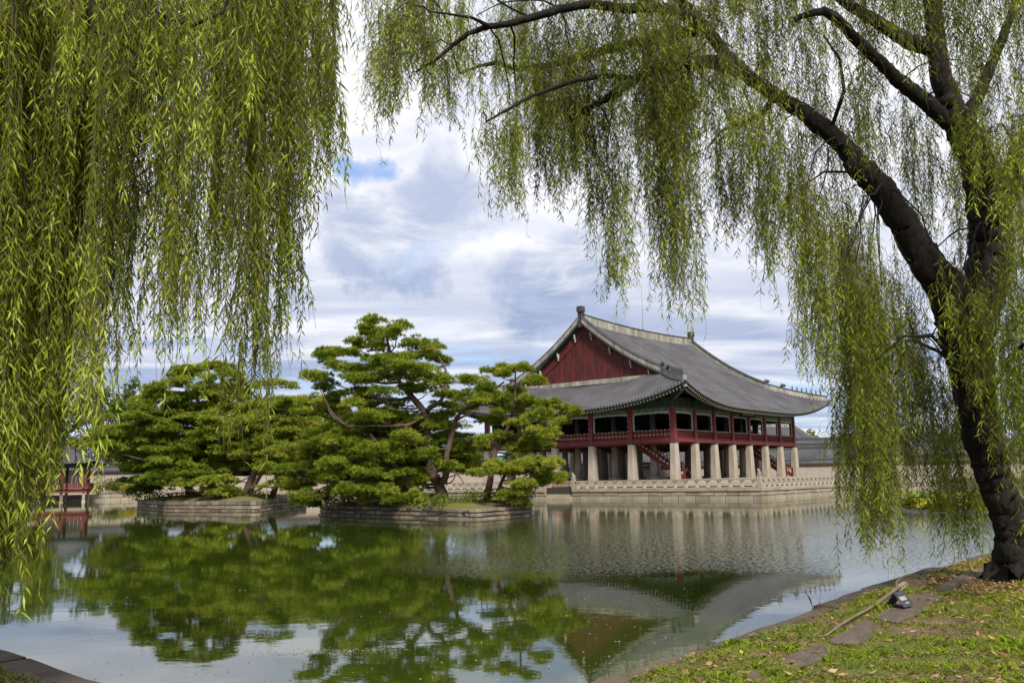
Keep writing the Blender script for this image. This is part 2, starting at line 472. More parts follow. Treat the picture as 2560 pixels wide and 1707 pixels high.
# kerb stones: one thing each
def kerb(a0, a1, depth, jut, z, left=False, tint=0.0):
    d, n = (VL, nL) if left else (UX, nR)
    p = CRN + d * (a0 + 0.008); q = CRN + d * (a1 - 0.008)
    mb = MB()
    nseg = 7
    fr = [p + (q - p) * k / nseg + n * (-jut + rnd.uniform(-0.02, 0.02)) for k in range(nseg + 1)]
    bk = [p + (q - p) * k / nseg + n * (depth + rnd.uniform(-0.05, 0.05)) for k in range(nseg + 1)]
    zt = [z + rnd.uniform(-0.012, 0.012) for _ in range(nseg + 1)]
    rows = [[(*c, -0.6) for c in fr], [(*c, t_ - 0.045) for c, t_ in zip(fr, zt)], [(c[0] + n[0] * 0.03, c[1] + n[1] * 0.03, t_) for c, t_ in zip(fr, zt)],
            [(c[0], c[1], t_ + rnd.uniform(-0.01, 0.01)) for c, t_ in zip(bk, zt)], [(*c, -0.2) for c in bk]]
    mb.grid(lambda i, j: rows[j][i], nseg + 1, 5, 0, tint, flip=left)
    k5 = (nseg + 1)
    for e in (0, nseg):
        mb.add([r[e] for r in rows], [(0, 1, 2, 3, 4)], 0, tint)
    return mb
kerbs = [(0.1, 2.3, 0.5, 0.02, 0.48, 'pinkish kerb stone of the right bank, at the bottom edge of the photo', 0.9),
         (2.3, 4.4, 0.48, 0.05, 0.49, 'reddish grey kerb stone on the right bank, beside the lowest tip of the reflected roof', 0.6),
         (4.4, 7.6, 0.42, 0.03, 0.50, 'long kerb stone of the right bank, level with the far end of the net pole', 0.3),
         (7.6, 9.45, 0.55, 0.12, 0.52, 'kerb stone jutting over the water with a rounded end, left of the sign', 0.1),
         (9.45, 13.0, 0.5, 0.16, 0.53, 'dark kerb stone jutting over the water beyond the net hoop', 0.0),
         (13.0, 15.2, 0.5, 0.10, 0.50, 'dark narrow kerb stone between leaf litter and water', 0.1),
         (15.2, 18.2, 0.5, 0.07, 0.50, 'farther kerb stone on the water edge left of the leaning trunk', 0.2),
         (18.2, 21.5, 0.5, 0.07, 0.50, 'last kerb stone in view, meeting the leaning willow trunk', 0.2)]
for a0, a1, dp, ju, z, lb, tn in kerbs:
    tag(kerb(a0, a1, dp, ju, z, tint=tn).build('kerb_stone', KERB), lb, 'kerb stone', 'kerb stones along the near bank')
for a0, a1, dp, ju, z, lb, tn in [(2.6, 5.05, 0.36, 0.03, 0.50, 'kerb stone of the left bank, cut by the bottom edge of the photo', 0.2),
                                  (5.05, 8.2, 0.38, 0.0, 0.51, 'kerb stone of the left bank, cut by the left edge of the photo', 0.1)]:
    tag(kerb(a0, a1, dp, ju, z, left=True, tint=tn).build('kerb_stone', KERB), lb, 'kerb stone', 'kerb stones along the near bank')
b = MB()     # the rest of the kerb, hidden by the trunk or out of the frame
b.add([(*(CRN + UX * 21.5 - nR * 0.05), -0.6), (*(CRN + UX * 97 - nR * 0.05), -0.6), (*(CRN + UX * 97 - nR * 0.05), 0.5), (*(CRN + UX * 21.5 - nR * 0.05), 0.5),
       (*(CRN + UX * 97 + nR * 0.5), 0.5), (*(CRN + UX * 21.5 + nR * 0.5), 0.5)], [(0, 1, 2, 3), (3, 2, 4, 5)])
b.add([(*(CRN + VL * 8.2), -0.6), (*(CRN + VL * 92), -0.6), (*(CRN + VL * 92), 0.5), (*(CRN + VL * 8.2), 0.5), (*(CRN + VL * 92 + nL * .5), 0.5), (*(CRN + VL * 8.2 + nL * .5), 0.5)], [(0, 1, 2, 3), (3, 2, 4, 5)])
tag(b.build('bank_edge', KERB), kind='structure')

# flat stones sunk in the grass
def px_bank(px, py, z=BANK_Z + 0.06):
    p = on_z(px, py, z); p[2] = bank_z(p[0], p[1]); return p
def bs_px(pts): return [(1600 + x / 2.45, 1250 + y / 2.45) for x, y in pts]
slabs = [('broad flat grey stone under the little black sign', [(1450, 725), (1560, 640), (1640, 600), (1745, 555), (1850, 580), (1850, 600), (1790, 640), (1750, 680), (1680, 710), (1570, 745)]),
         ('long grey stone between the net hoop and the leaning trunk', [(1750, 552), (1850, 505), (2030, 440), (2200, 365), (2190, 425), (2060, 470), (1960, 500), (1855, 572)]),
         ('wedge shaped grey stone at the lower end of the net pole', [(1160, 878), (1290, 790), (1380, 735), (1430, 742), (1420, 820), (1330, 862), (1200, 885)]),
         ('weathered grey stone, third one down from the sign', [(870, 1025), (1000, 945), (1100, 898), (1150, 897), (1165, 975), (1090, 1005), (1000, 1030)]),
         ('small grey stone tip at the bottom edge of the photo', [(655, 1125), (690, 1098), (740, 1098), (745, 1130)])]
for lb, pts in slabs:
    P = [px_bank(x, y) for x, y in bs_px(pts)]
    c = sum(P) / len(P)
    mb = MB(); n = len(P)
    ring = lambda k, dz: [tuple(c + (p - c) * k + np.array([0, 0, dz + rnd.uniform(-0.008, 0.008)])) for p in P]
    vs = ring(1.0, -0.10) + ring(1.0, 0.014) + ring(0.93, 0.034) + ring(0.5, 0.032) + [tuple(c + np.array([0, 0, 0.03]))]
    fs = []
    for r_ in range(3):
        for i in range(n): fs.append((r_ * n + i, r_ * n + (i + 1) % n, (r_ + 1) * n + (i + 1) % n, (r_ + 1) * n + i))
    for i in range(n): fs.append((3 * n + i, 3 * n + (i + 1) % n, 4 * n))
    mb.add(vs, fs, 0, 0.42)
    tag(mb.build('paving_stone', KERB), lb, 'stone', 'flat stones in the grass')

# ------------------------------------------------------------------ stone terrace of the pavilion
TM = 18.83                                     # terrace margin round the columns
TZ = 1.16
T00, TEND = uv(-TM, -TM), uv(35.5, -TM)
tb = [uv(-TM + .28, -TM + .28), uv(35.2, -TM + .28), uv(LF + 2.7, LS + 7.7), uv(-TM + .28, LS + 7.7)]
terr = empty('stone_terrace', (*uv(0, 0), 0), 0, 'granite terrace rising from the pond under the great pavilion', 'terrace')
o0 = np.array([*uv(0, 0), 0.0])
def loc2(p): return (p[0] - o0[0], p[1] - o0[1])
b = MB(); b.prism([loc2(p) for p in tb], -0.8, TZ - 0.02)
b.build('core', JOINT, terr)
st0, st1 = 0.95, 4.3                            # landing steps cut into the left face
lv = [(-0.5, 0.34, 0.03), (0.34, 0.68, 0.03)]
for p, q, sd in ((uv(-TM - 0.02, -TM), uv(-TM - 0.02, st0), -1), (uv(-TM - 0.02, st1), uv(-TM - 0.02, LS + 8), -1),
                 (uv(-TM, -TM - 0.02), uv(35.5, -TM - 0.02), 1), (uv(35.5, -TM), uv(LF + 3, LS + 8), 1)):
    mb = MB(); block_wall(mb, [loc2(p), loc2(q)], lv, (0.7, 1.8), sd, 0.3); mb.build('wall', STONE_PALE, terr)
    mb = MB(); block_wall(mb, [loc2(p), loc2(q)], [(0.70, 1.0, -0.06)], (1.4, 2.2), sd, 0.5, gap=.04, tmax=.5); mb.build('coping', STONE_PALE, terr)
b = MB()
pave = [uv(-TM + .4, -TM + .4), uv(35.1, -TM + .4), uv(LF + 2.6, LS + 7.6), uv(-TM + .4, LS + 7.6)]
b.add([(*loc2(p), TZ) for p in pave], [(0, 1, 2, 3)])
b.build('paving', STONE_DARK, terr)
b = MB()                                        # pavilion plinth, a low second step
pl_ = [uv(-3.2, -3.2), uv(LF + 3.2, -3.2), uv(LF + 3.2, LS + 3.2), uv(-3.2, LS + 3.2)]
b.prism([loc2(p) for p in pl_], TZ, 1.70)
b.build('plinth', STONE, terr)
for k in range(5):
    b = MB(); c = uv(-TM - 0.15 + 0.28 * k, (st0 + st1) / 2); c = loc2(c)
    b.box((c[0], c[1], (0.10 + 0.20 * k - 0.5) / 2), (0.32, st1 - st0, 0.10 + 0.20 * k + 0.5), YAW, 0, 0.2, jit=0.006)
    b.build('step', STONE_PALE, terr)
b = MB()                                        # strip of grass on the terrace, behind the balusters of the corner
def grass_strip(u0, v0, u1, v1, n):
    for _ in range(n):
        p = uv(rnd.uniform(u0, u1), rnd.uniform(v0, v1)); p = loc2(p); a = rnd.uniform(0, 6.28); h = rnd.uniform(0.12, 0.34)
        dx, dy = math.cos(a) * 0.05, math.sin(a) * 0.05; lx, ly = rnd.uniform(-.1, .1), rnd.uniform(-.1, .1)
        b.add([(p[0] - dx, p[1] - dy, TZ), (p[0] + dx, p[1] + dy, TZ), (p[0] + lx, p[1] + ly, TZ + h)], [(0, 1, 2)], 0, rnd.random())
GRASS = leafy('grass_blade', [(0.0, (0.045, 0.075, 0.010)), (0.5, (0.10, 0.17, 0.015)), (1.0, (0.22, 0.25, 0.04))], 0.3, 0.6)
grass_strip(-TM + 0.9, -TM + 0.9, -TM + 3, -6, 3200)
grass_strip(-TM + 1, -TM + 0.9, 4, -TM + 2.6, 2500)
tag(b.build('terrace_grass', GRASS), 'short grass growing on the terrace corner behind the balustrade', 'grass', kind='stuff')

# balustrades
def balustrade(name_label, p, q, n, posts):
    root = empty('balustrade', (p[0], p[1], 0.98), 0, name_label, 'balustrade', 'stone balustrades of the terrace')
    d = np.array(q) - np.array(p); L = np.linalg.norm(d); d = d / L; az = math.atan2(d[1], d[0])
    b = MB()
    k = 0
    while k < n:                                # rail stones, jointed every few balusters
        k2 = min(n, k + 5); a0, a1 = L * k / n, L * k2 / n
        c = d * (a0 + a1) / 2
        b.box((c[0], c[1], 0.755), (a1 - a0 - 0.015, 0.20, 0.11), az, 0, rnd.random() * 0.4, jit=0.006)
        k = k2
    b.build('handrail', STONE_PALE, root)
    b = MB(); b.box((*(d * L / 2), 0.045), (L, 0.26, 0.09), az); b.build('base_rail', STONE_PALE, root)
    proto = None
    for k in range(n):
        c = d * (L * (k + 0.5) / n)
        if proto is None:
            mb = MB()
            W_ = L / n
            mb.lathe((0, 0, 0.10), [(0.20, -.02), (0.18, .06), (0.10, .14), (0.07, .24), (0.07, .32), (0.11, .42), (0.21, .50), (0.24, .55), (0.24, .60)], 10, sq=0.5)
            proto = mb.build('baluster', STONE_PALE, root, loc=(c[0], c[1], 0)); proto.rotation_euler = (0, 0, az)
        else:
            o = proto.copy(); COL.objects.link(o); o.parent = root; o.location = (c[0], c[1], 0)
    for pos, statue in posts:
        c = d * pos
        b = MB()
        b.box((c[0], c[1], 0.5), (0.34, 0.34, 1.0), az, 0, 0.1)
        b.lathe((c[0], c[1], 1.0), [(0.16, 0), (0.22, .04), (0.22, .09), (0.14, .12)], 10)
        po = b.build('newel_post', STONE_PALE, root)
        if statue:                              # a crouching guardian beast
            b = MB()
            ux, uy = -nR[0] * .7 - UX[0] * .7, -nR[1] * .7 - UX[1] * .7
            ux, uy = -UX[0], -UX[1]
            h = lambda f, z: (c[0] + ux * f, c[1] + uy * f, 1.10 + z)
            b.tube([h(-0.16, 0.02), h(-0.15, 0.12), h(-0.04, 0.20), h(0.07, 0.24), h(0.10, 0.34)], [0.10, 0.15, 0.14, 0.12, 0.09], 8)
            b.tube([h(0.04, 0.36), h(0.10, 0.40), h(0.19, 0.38), h(0.25, 0.36)], [0.06, 0.115, 0.10, 0.06], 8)
            for s_ in (-1, 1):
                fx, fy = -uy * 0.08 * s_, ux * 0.08 * s_
                b.tube([(h(0.08, .22)[0] + fx, h(0.08, .22)[1] + fy, 1.32), (h(0.14, 0)[0] + fx, h(0.14, 0)[1] + fy, 1.08)], [0.05, 0.045], 6)
                b.tube([(h(0.08, .45)[0] + fx, h(0.08, .45)[1] + fy, 1.54), (h(0.05, .5)[0] + fx, h(0.05, .5)[1] + fy, 1.60)], [0.035, 0.01], 5)
            b.tube([h(-0.17, 0.10), h(-0.24, 0.20), h(-0.21, 0.30)], [0.05, 0.045, 0.02], 6)
            b.build('beast_statue', STONE_PALE, po, smooth=True)
    return root
balustrade('stone balustrade between the landing steps and the terrace corner, newel with carved beast', uv(-TM + .25, -TM + .25), uv(-TM + .25, st0), 18, [(0, True), (19.5, True)])
balustrade('cream stone balustrade running right from the terrace corner behind the willow strands', uv(-TM + .6, -TM + .25), uv(35.2, -TM + .25), 50, [(53.6, True)])
balustrade('stone balustrade left of the landing steps, mostly behind the pines', uv(-TM + .25, st1 + .2), uv(-TM + .25, LS + 7), 28, [(0, True)])
# little timber gate at the head of the landing steps
g = empty('timber_gate', (*uv(-TM + 0.9, (st0 + st1) / 2), 1.0), YAW + math.pi / 2, 'low brown slatted gate at the head of the landing steps', 'gate')
b = MB()
for z in (0.2, 0.62): b.box((0, 0, z), (3.0, 0.05, 0.07))
b.build('rail', RED, g)
b = MB()
for k in range(15): b.box((-1.4 + 0.2 * k, 0.05, 0.38), (0.06, 0.04, 0.72))
b.build('slats', RED, g)
# ------------------------------------------------------------------ the pavilion
TILE_VAL = plain('roof_tile_valley', (0.045, 0.043, 0.047), (0.03, 0.029, 0.031), 0.8, 2)
pav = empty('palace_pavilion', (*uv(LF / 2, LS / 2), 0), YAW, 'two storey red palace pavilion with grey hip and gable roof on stone columns', 'pavilion')
HX, HY = LF / 2, LS / 2
AX, AY = HX + 4.25, HY + 4.25
ZE, ZRISE, RX, GX = 10.15, 11.5, 15.0, 14.1      # eave height, rise to ridge, half ridge, gable wall
def lift(c, t): return 2.3 * max(0.0, 1 - max(c, 0) / 17.0) ** 2.7 * (1 - t) ** 2
def prof(e):
    t = max(0.0, e / AY); return ZE + ZRISE * t * (0.68 + 0.32 * t), t
def Zf(x, e):
    z, t = prof(e); return z + lift(AX - e - abs(x), t) + 0.45 * (x / RX) ** 2 * t ** 3
def Zs(y, e):
    z, t = prof(e); return z + lift(AY - e - abs(y), t)
def bowf(x, e): return 0.7 * (1 - min(1, abs(x) / AX) ** 2) * (1 - e / AY) ** 2
def bows(y, e): return 0.6 * (1 - min(1, abs(y) / AY) ** 2) * (1 - e / AY) ** 2
def ptf(x, e, sg, dz=0.0): return (x, sg * (AY - e - bowf(x, e)), Zf(x, e) + dz)
def pts_(y, e, sg, dz=0.0): return (sg * (AX - e - bows(y, e)), y, Zs(y, e) + dz)
TP = 0.38                                        # spacing of the tile rows
def tile_cols(x0, x1):
    n = max(1, round((x1 - x0) / TP)); st = (x1 - x0) / n; out = []
    for k in range(n):
        for fr, h in ((0, 0), (.30, 0), (.38, .09), (.5, .15), (.62, .15), (.74, .09)): out.append((x0 + (k + fr) * st, h))
    out.append((x1, 0)); return out
NV = 22
for sg in (-1, 1):
    b = MB()
    for x0, x1, kind in ((-RX, RX, 0), (RX, AX - .05, 1), (-AX + .05, -RX, 1)):
        cs = tile_cols(x0, x1)
        def fn(i, j, cs=cs, kind=kind):
            x, h = cs[i]; em = AY if kind == 0 else max(0.02, AX - abs(x) + .02)
            e = em * j / (NV - 1)
            return ptf(x, e, sg, h)
        n0 = len(b.f); b.grid(fn, len(cs), NV, flip=sg > 0)
        for q in range(n0, len(b.f)):
            if (q - n0) % (len(cs) - 1) % 6 == 0: b.m[q] = 1
    b.build('roof_slope', [TILE, TILE_VAL], pav)
    b = MB(); cs = tile_cols(-AY + .05, AY - .05)
    def fn(i, j):
        y, h = cs[i]; em = min(AX - GX, AY - abs(y) + .02)
        return pts_(y, em * j / 10, sg, h)
    b.grid(fn, len(cs), 11, flip=sg < 0)
    for q in range(len(b.f)):
        if q % (len(cs) - 1) % 6 == 0: b.m[q] = 1
    b.build('roof_skirt', [TILE, TILE_VAL], pav)
# underside, tile edge, rafters
b = MB(); be = MB(); br = MB(); bt = MB()
ein = [0.0, 0.6, 1.5, 2.8, 4.6, 6.0]
for sg in (-1, 1):
    N = 60
    b.grid(lambda i, j: ptf(max(-1, min(1, -1 + 2 * i / (N - 1))) * (AX - ein[j]), ein[j], sg, -0.30 - 0.03 * j), N, 6, flip=sg < 0)
    b.grid(lambda i, j: pts_(max(-1, min(1, -1 + 2 * i / (N - 1))) * (AY - ein[j]), ein[j], sg, -0.30 - 0.03 * j), N, 6, flip=sg > 0)
    be.grid(lambda i, j: ptf((-1 + 2 * i / (N - 1)) * AX, 0.0 if j < 2 else .12, sg, (0.03, -0.17, -0.31)[j]), N, 3, flip=sg < 0)
    be.grid(lambda i, j: pts_((-1 + 2 * i / (N - 1)) * AY, 0.0 if j < 2 else .12, sg, (0.03, -0.17, -0.31)[j]), N, 3, flip=sg > 0)
b.build('soffit', GREEN_DK, pav); be.build('eave_edge', TILE_DK, pav)
for fnp, half, dirn in ((ptf, AX, 0), (pts_, AY, 1)):
    for sg in (-1, 1):
        n = round(2 * half / 0.44)
        for k in range(n + 1):
            q = -half + 2 * half * k / n
            p = Vector(fnp(q, 0.02, sg, 0.0))
            # round tile end
            nx = Vector((0, sg, 0)) if dirn == 0 else Vector((sg, 0, 0))
            tx = Vector((1, 0, 0)) if dirn == 0 else Vector((0, 1, 0))
            c = p + nx * 0.05
            vs = [c + tx * (0.105 * math.cos(a)) + Vector((0, 0, 0.105 * math.sin(a))) for a in [2 * math.pi * i / 8 for i in range(8)]]
            o = [v_ - nx * 0.2 for v_ in vs]
            bt.add(vs + o, [tuple(range(8)), *[(i, (i + 1) % 8, 8 + (i + 1) % 8, 8 + i) for i in range(8)]], 0)
            # two rows of rafters, fanning towards the corners
            fan = (abs(q) / half)
            lim = half - 0.5
            for e0, e1, dz, wd in ((0.14, 2.2, -0.47, 0.17), (0.95, 4.3, -0.78, 0.22)):
                qq = max(-(half - e0), min(half - e0, q)); q1 = max(-(half - 4.4), min(half - 4.4, q))
                qq1 = qq + (q1 - qq) * min(1, (e1 - e0) / 4.2)
                A_, B_ = Vector(fnp(qq, e0, sg, dz)), Vector(fnp(qq1, e1, sg, dz - 0.10))
                br.bar(A_, B_, wd, wd, 0)
                dd = (A_ - B_).normalized()
                br.bar(A_ + dd * 0.012, A_ - dd * 0.01, wd * 0.93, wd * 0.93, 1)
tag(bt.build('eave_tile_ends', TILE_END, pav), kind='stuff')
tag(br.build('rafters', [GREEN_DK, CREAM], pav), kind='stuff')
for sx in (-1, 1):                               # big corner rafters
    for sy in (-1, 1):
        b = MB()
        b.bar((sx * (AX - .25), sy * (AY - .25), Zf(AX, 0) - .45), (sx * (HX - .5), sy * (HY - .5), ZE + 1.0), .34, .5, 0)
        b.bar((sx * (AX - .23), sy * (AY - .23), Zf(AX, 0) - .45), (sx * (AX - .26), sy * (AY - .26), Zf(AX, 0) - .45), .3, .44, 1)
        b.bar((sx * (AX - 1.3), sy * (AY - 1.3), Zf(AX - 1.2, 1.2) - 1.05), (sx * (HX - .5), sy * (HY - .5), ZE + .6), .38, .5, 0)
        b.bar((sx * (AX - 1.28), sy * (AY - 1.28), Zf(AX - 1.2, 1.2) - 1.05), (sx * (AX - 1.31), sy * (AY - 1.31), Zf(AX - 1.2, 1.2) - 1.05), .34, .44, 1)
        b.build('corner_rafter', [GREEN_DK, CREAM], pav)
# ridges in plaster with a tile capping
def ridge(name, pts, h, wd, mcap=True):
    b = MB()
    for (p, q) in zip(pts[:-1], pts[1:]):
        p, q = Vector(p), Vector(q); s = (q - p).to_2d(); s.normalize(); n = Vector((-s.y, s.x, 0)) * wd / 2; up = Vector((0, 0, h))
        lo = Vector((0, 0, -0.25))
        b.add([p - n + lo, q - n + lo, q - n + up, p - n + up, p + n + lo, q + n + lo, q + n + up, p + n + up],
              [(0, 1, 2, 3), (5, 4, 7, 6), (3, 2, 6, 7), (0, 4, 5, 1)], 0)
        n2 = n * 1.45; u0 = up + Vector((0, 0, 0.002)); u1 = up + Vector((0, 0, 0.14))
        b.add([p - n2 + u0, q - n2 + u0, q - n2 * .4 + u1, p - n2 * .4 + u1, p + n2 + u0, q + n2 + u0, q + n2 * .4 + u1, p + n2 * .4 + u1],
              [(0, 1, 2, 3), (5, 4, 7, 6), (3, 2, 6, 7), (0, 4, 5, 1)], 1)
    for e, o in ((pts[0], pts[1]), (pts[-1], pts[-2])):
        e = Vector(e); s = (Vector(o) - e).to_2d(); s.normalize(); n = Vector((-s.y, s.x, 0)) * wd / 2
        lo = Vector((0, 0, -.25)); up = Vector((0, 0, h))
        b.add([e - n + lo, e + n + lo, e + n + up, e - n + up], [(0, 1, 2, 3)], 0)
        u1 = up + Vector((0, 0, .14))
        b.add([e - n * 1.45 + up, e + n * 1.45 + up, e + n * .58 + u1, e - n * .58 + u1], [(0, 1, 2, 3)], 1)
    return b.build(name, [PLASTER, TILE_DK], pav)
def rtop(x): return Zf(x, AY)
ridge('main_ridge', [(x, 0, rtop(x)) for x in np.linspace(-RX + .1, RX - .1, 25)], 0.95, 0.55)
for sx in (-1, 1):
    for sy in (-1, 1):
        ee = np.linspace(AX - RX - .1, AY - .25, 16)
        ridge('verge_ridge', [(sx * (RX - .30), sy * (AY - e - bowf(RX, e)), Zf(RX, e)) for e in ee[::-1]], 0.80, 0.56)
        hp = [(sx * (AX - e), sy * (AY - e), Zf(AX - e, e) + .02) for e in np.linspace(AX - RX + .25, 0.35, 12)]
        ridge('hip_ridge', hp, 0.55, 0.42)
        # small guardian figures along the hip
        for k, e in enumerate((1.0, 1.5, 2.0, 2.5, 3.0, 3.5, 4.0, 5.0, 6.7)):
            z = Zf(AX - e, e) + .02 + .55 + .12; c = (sx * (AX - e), sy * (AY - e), z)
            b = MB()
            if k < 7:
                b.lathe(c, [(.11, 0), (.12, .06), (.07, .14), (.11, .26), (.09, .34), (.045, .40), (.085, .47), (.06, .56), (.02, .60)], 7)
                f = Vector((sx, sy, 0)).normalized()
                b.tube([Vector(c) + Vector((0, 0, .5)), Vector(c) + Vector((0, 0, .47)) + f * .13], [.05, .025], 5)
            else:
                f = Vector((sx, sy, 0)).normalized()
                q = Vector(c)
                b.tube([q - f * .32 + Vector((0, 0, -.02)), q - f * .2 + Vector((0, 0, .22)), q + f * .1 + Vector((0, 0, .36)), q + f * .32 + Vector((0, 0, .30)), q + f * .45 + Vector((0, 0, .44))], [.14, .24, .25, .20, .08], 7)
                b.tube([q - f * .05 + Vector((0, 0, .5)), q - f * .22 + Vector((0, 0, .72))], [.08, .02], 5)
            b.build('roof_figure', TILE_DK, pav)
    # ridge-end ornament
    b = MB(); z = rtop(RX) + 1.0; c = (sx * (RX - .35), 0)
    b.box((c[0], 0, z - .3), (.62, .66, 1.2)); b.box((c[0] + sx * .06, 0, z + .62), (.86, .82, .72), top=(.92, .92))
    b.box((c[0] + sx * .36, 0, z - 1.3), (.2, .5, 1.0))
    b.build('ridge_finial', TILE_DK, pav)
    # gable: boarded wall, border boards, verge soffit, plaster sill, bracket tongues
    ez = AX - GX
    zb = Zs(0, ez)
    hw = AY - ez - .4
    b = MB()
    pr = lambda y, off: Zf(RX, AY - abs(y)) - off
    ys = np.linspace(-hw, hw, 57)
    for k in range(56):
        y0, y1 = ys[k] + .012, ys[k + 1] - .012
        xx = sx * (GX + rnd.uniform(0, .012))
        z0, z1 = max(zb, pr(y0, .75)), max(zb, pr(y1, .75))
        x2 = xx - sx * .06
        b.add([(xx, y0, zb - .2), (xx, y1, zb - .2), (xx, y1, z1), (xx, y0, z0)], [(0, 1, 2, 3)], 0)
        b.add([(xx, y1, zb - .2), (xx, y1, z1), (x2, y1, z1), (x2, y1, zb - .2)], [(0, 1, 2, 3)], 0)
    b.add([(sx * (GX - .05), -hw - 1, zb - .3), (sx * (GX - .05), hw + 1, zb - .3), (sx * (GX - .05), 0, pr(0, .3))], [(0, 1, 2)], 1)
    b.build('gable_boards', [RED_DK, DARK_IN], pav)
    for sy in (-1, 1):
        b = MB()
        yy = np.linspace(0.0, hw + .2, 14)
        for k in range(13):
            y0, y1 = sy * yy[k], sy * yy[k + 1]
            x0, x1 = sx * (GX + .03), sx * (GX + .13)
            b.add([(x1, y0, pr(y0, .35)), (x1, y1, pr(y1, .35)), (x1, y1, pr(y1, 1.55)), (x1, y0, pr(y0, 1.55)),
                   (x0, y0, pr(y0, 1.55)), (x0, y1, pr(y1, 1.55))], [(0, 1, 2, 3), (3, 2, 5, 4)])
        b.build('barge_board', RED_DK, pav)
        b = MB(); bo = MB()
        y2 = np.linspace(.0, AY - ez + .4, 40)
        for k in range(39):
            y0, y1 = sy * y2[k], sy * y2[k + 1]
            b.add([(sx * RX, y0, pr(y0, .06)), (sx * RX, y1, pr(y1, .06)), (sx * RX, y1, pr(y1, .26)), (sx * RX, y0, pr(y0, .26)),
                   (sx * (GX - .05), y0, pr(y0, .30)), (sx * (GX - .05), y1, pr(y1, .30))], [(0, 1, 2, 3), (3, 2, 5, 4)])
        # row of small tile ends along the verge
        for k in range(34):
            y0 = sy * (.25 + k * .345)
            if abs(y0) > AY - ez + .2: break
            p = Vector((sx * (RX + .10), y0, pr(y0, .02)))
            bo.tube([p - Vector((sx * .55, 0, -.02)), p], [.12, .12], 8)
            bo.box((sx * (RX + .0), y0 + sy * .17, pr(y0, .20)), (.25, .19, .10))
        b.build('verge_soffit', GREEN_DK, pav)
        tag(bo.build('verge_tiles', TILE, pav), kind='stuff')
        for fr in (.12, .38, .66, .9):
            y0 = sy * hw * fr; b = MB(); z = pr(y0, .75)
            b.box((sx * (GX + .30), y0, z), (.3, .10, .62), top=(1.8, 1)); b.box((sx * (GX + .26), y0, z - .48), (.12, .09, .4))
            b.build('verge_bracket', CREAM, pav)
    b = MB()
    b.box((sx * (GX + .22), 0, zb + .20), (.34, 2 * hw + 2.2, .58)); b.build('gable_sill', PLASTER, pav)
# lightning rod
b = MB(); zr_ = rtop(0) + 1.1
b.tube([(.6, 0, zr_ - .2), (.6, 0, zr_ + .5), (.6, 0, zr_ + 3), (.6, 0, zr_ + 6.2)], [.10, .05, .035, .015], 6)
b.tube([(.6, 0, zr_ + .2), (.6, 0, zr_ + .4)], [.14, .08], 6)
b.build('lightning_rod', IRON, pav)

# columns
XS = [-HX + LF / 7 * i for i in range(8)]; YS = [-HY + LS / 5 * j for j in range(6)]
ZB, ZS, ZW = 1.70, 5.92, 9.50
def sq_col():
    b = MB(); c = .13
    def ring(w_, z):
        h = w_ / 2; k = c * w_
        return [(-h + k, -h, z), (h - k, -h, z), (h, -h + k, z), (h, h - k, z), (h - k, h, z), (-h + k, h, z), (-h, h - k, z), (-h, -h + k, z)]
    R_ = [ring(1.06, 0), ring(.96, 1.2), ring(.86, 2.7), ring(.78, ZS - ZB)]
    b.grid(lambda i, j: R_[j][i % 8], 9, 4); b.add(R_[0], [tuple(range(7, -1, -1))]); b.add(R_[-1], [tuple(range(8))])
    return b
def rd_col():
    b = MB(); b.box((0, 0, .15), (1.3, 1.3, .3)); b.lathe((0, 0, .3), [(.50, 0), (.45, 1.5), (.38, ZS - ZB - .3)], 16); return b
pc = pr_ = pw = pi_ = None
for i, x in enumerate(XS):
    for j, y in enumerate(YS):
        edge = i in (0, 7) or j in (0, 5)
        src = pc if edge else pr_
        if src is None:
            o = (sq_col() if edge else rd_col()).build('stone_column', STONE_COL, pav, smooth=not edge, loc=(x, y, ZB))
            if edge: pc = o
            else: pr_ = o
        else:
            o = src.copy(); COL.objects.link(o); o.parent = pav; o.location = (x, y, ZB)
        src = pw if edge else pi_
        if src is None:
            b = MB()
            if edge:
                b.box((0, 0, (ZW + .5 - ZS - .12) / 2), (.56, .56, ZW + .5 - ZS - .12)); b.box((0, 0, -.08), (.84, .84, .24), mi=1)
                b.box((0, 0, 4.35), (.54, .54, .9), mi=2)
                o = b.build('timber_column', [RED, TILE_DK, GREEN_DK], pav, loc=(x, y, ZS + .12)); pw = o
            else:
                b.lathe((0, 0, 0), [(.34, 0), (.32, 4.6)], 12)
                o = b.build('inner_column', GREYPOST, pav, smooth=True, loc=(x, y, ZS + .3)); pi_ = o
        else:
            o = src.copy(); COL.objects.link(o); o.parent = pav; o.location = (x, y, ZS + (.12 if edge else .3))
# floor, ceiling
b = MB(); b.box((0, 0, 6.16), (LF + .5, LS + .5, .34)); b.build('upper_floor', RED, pav)
b = MB()
for x in XS: b.box((x, 0, 5.90), (.35, LS - .6, .18))
b.build('floor_beams', RED_DK, pav)
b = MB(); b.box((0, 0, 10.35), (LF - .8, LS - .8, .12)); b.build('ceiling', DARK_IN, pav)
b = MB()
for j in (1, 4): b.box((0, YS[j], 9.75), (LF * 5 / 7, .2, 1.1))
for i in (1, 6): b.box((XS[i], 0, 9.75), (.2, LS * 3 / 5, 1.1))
b.build('inner_lintel', DARK_IN, pav)
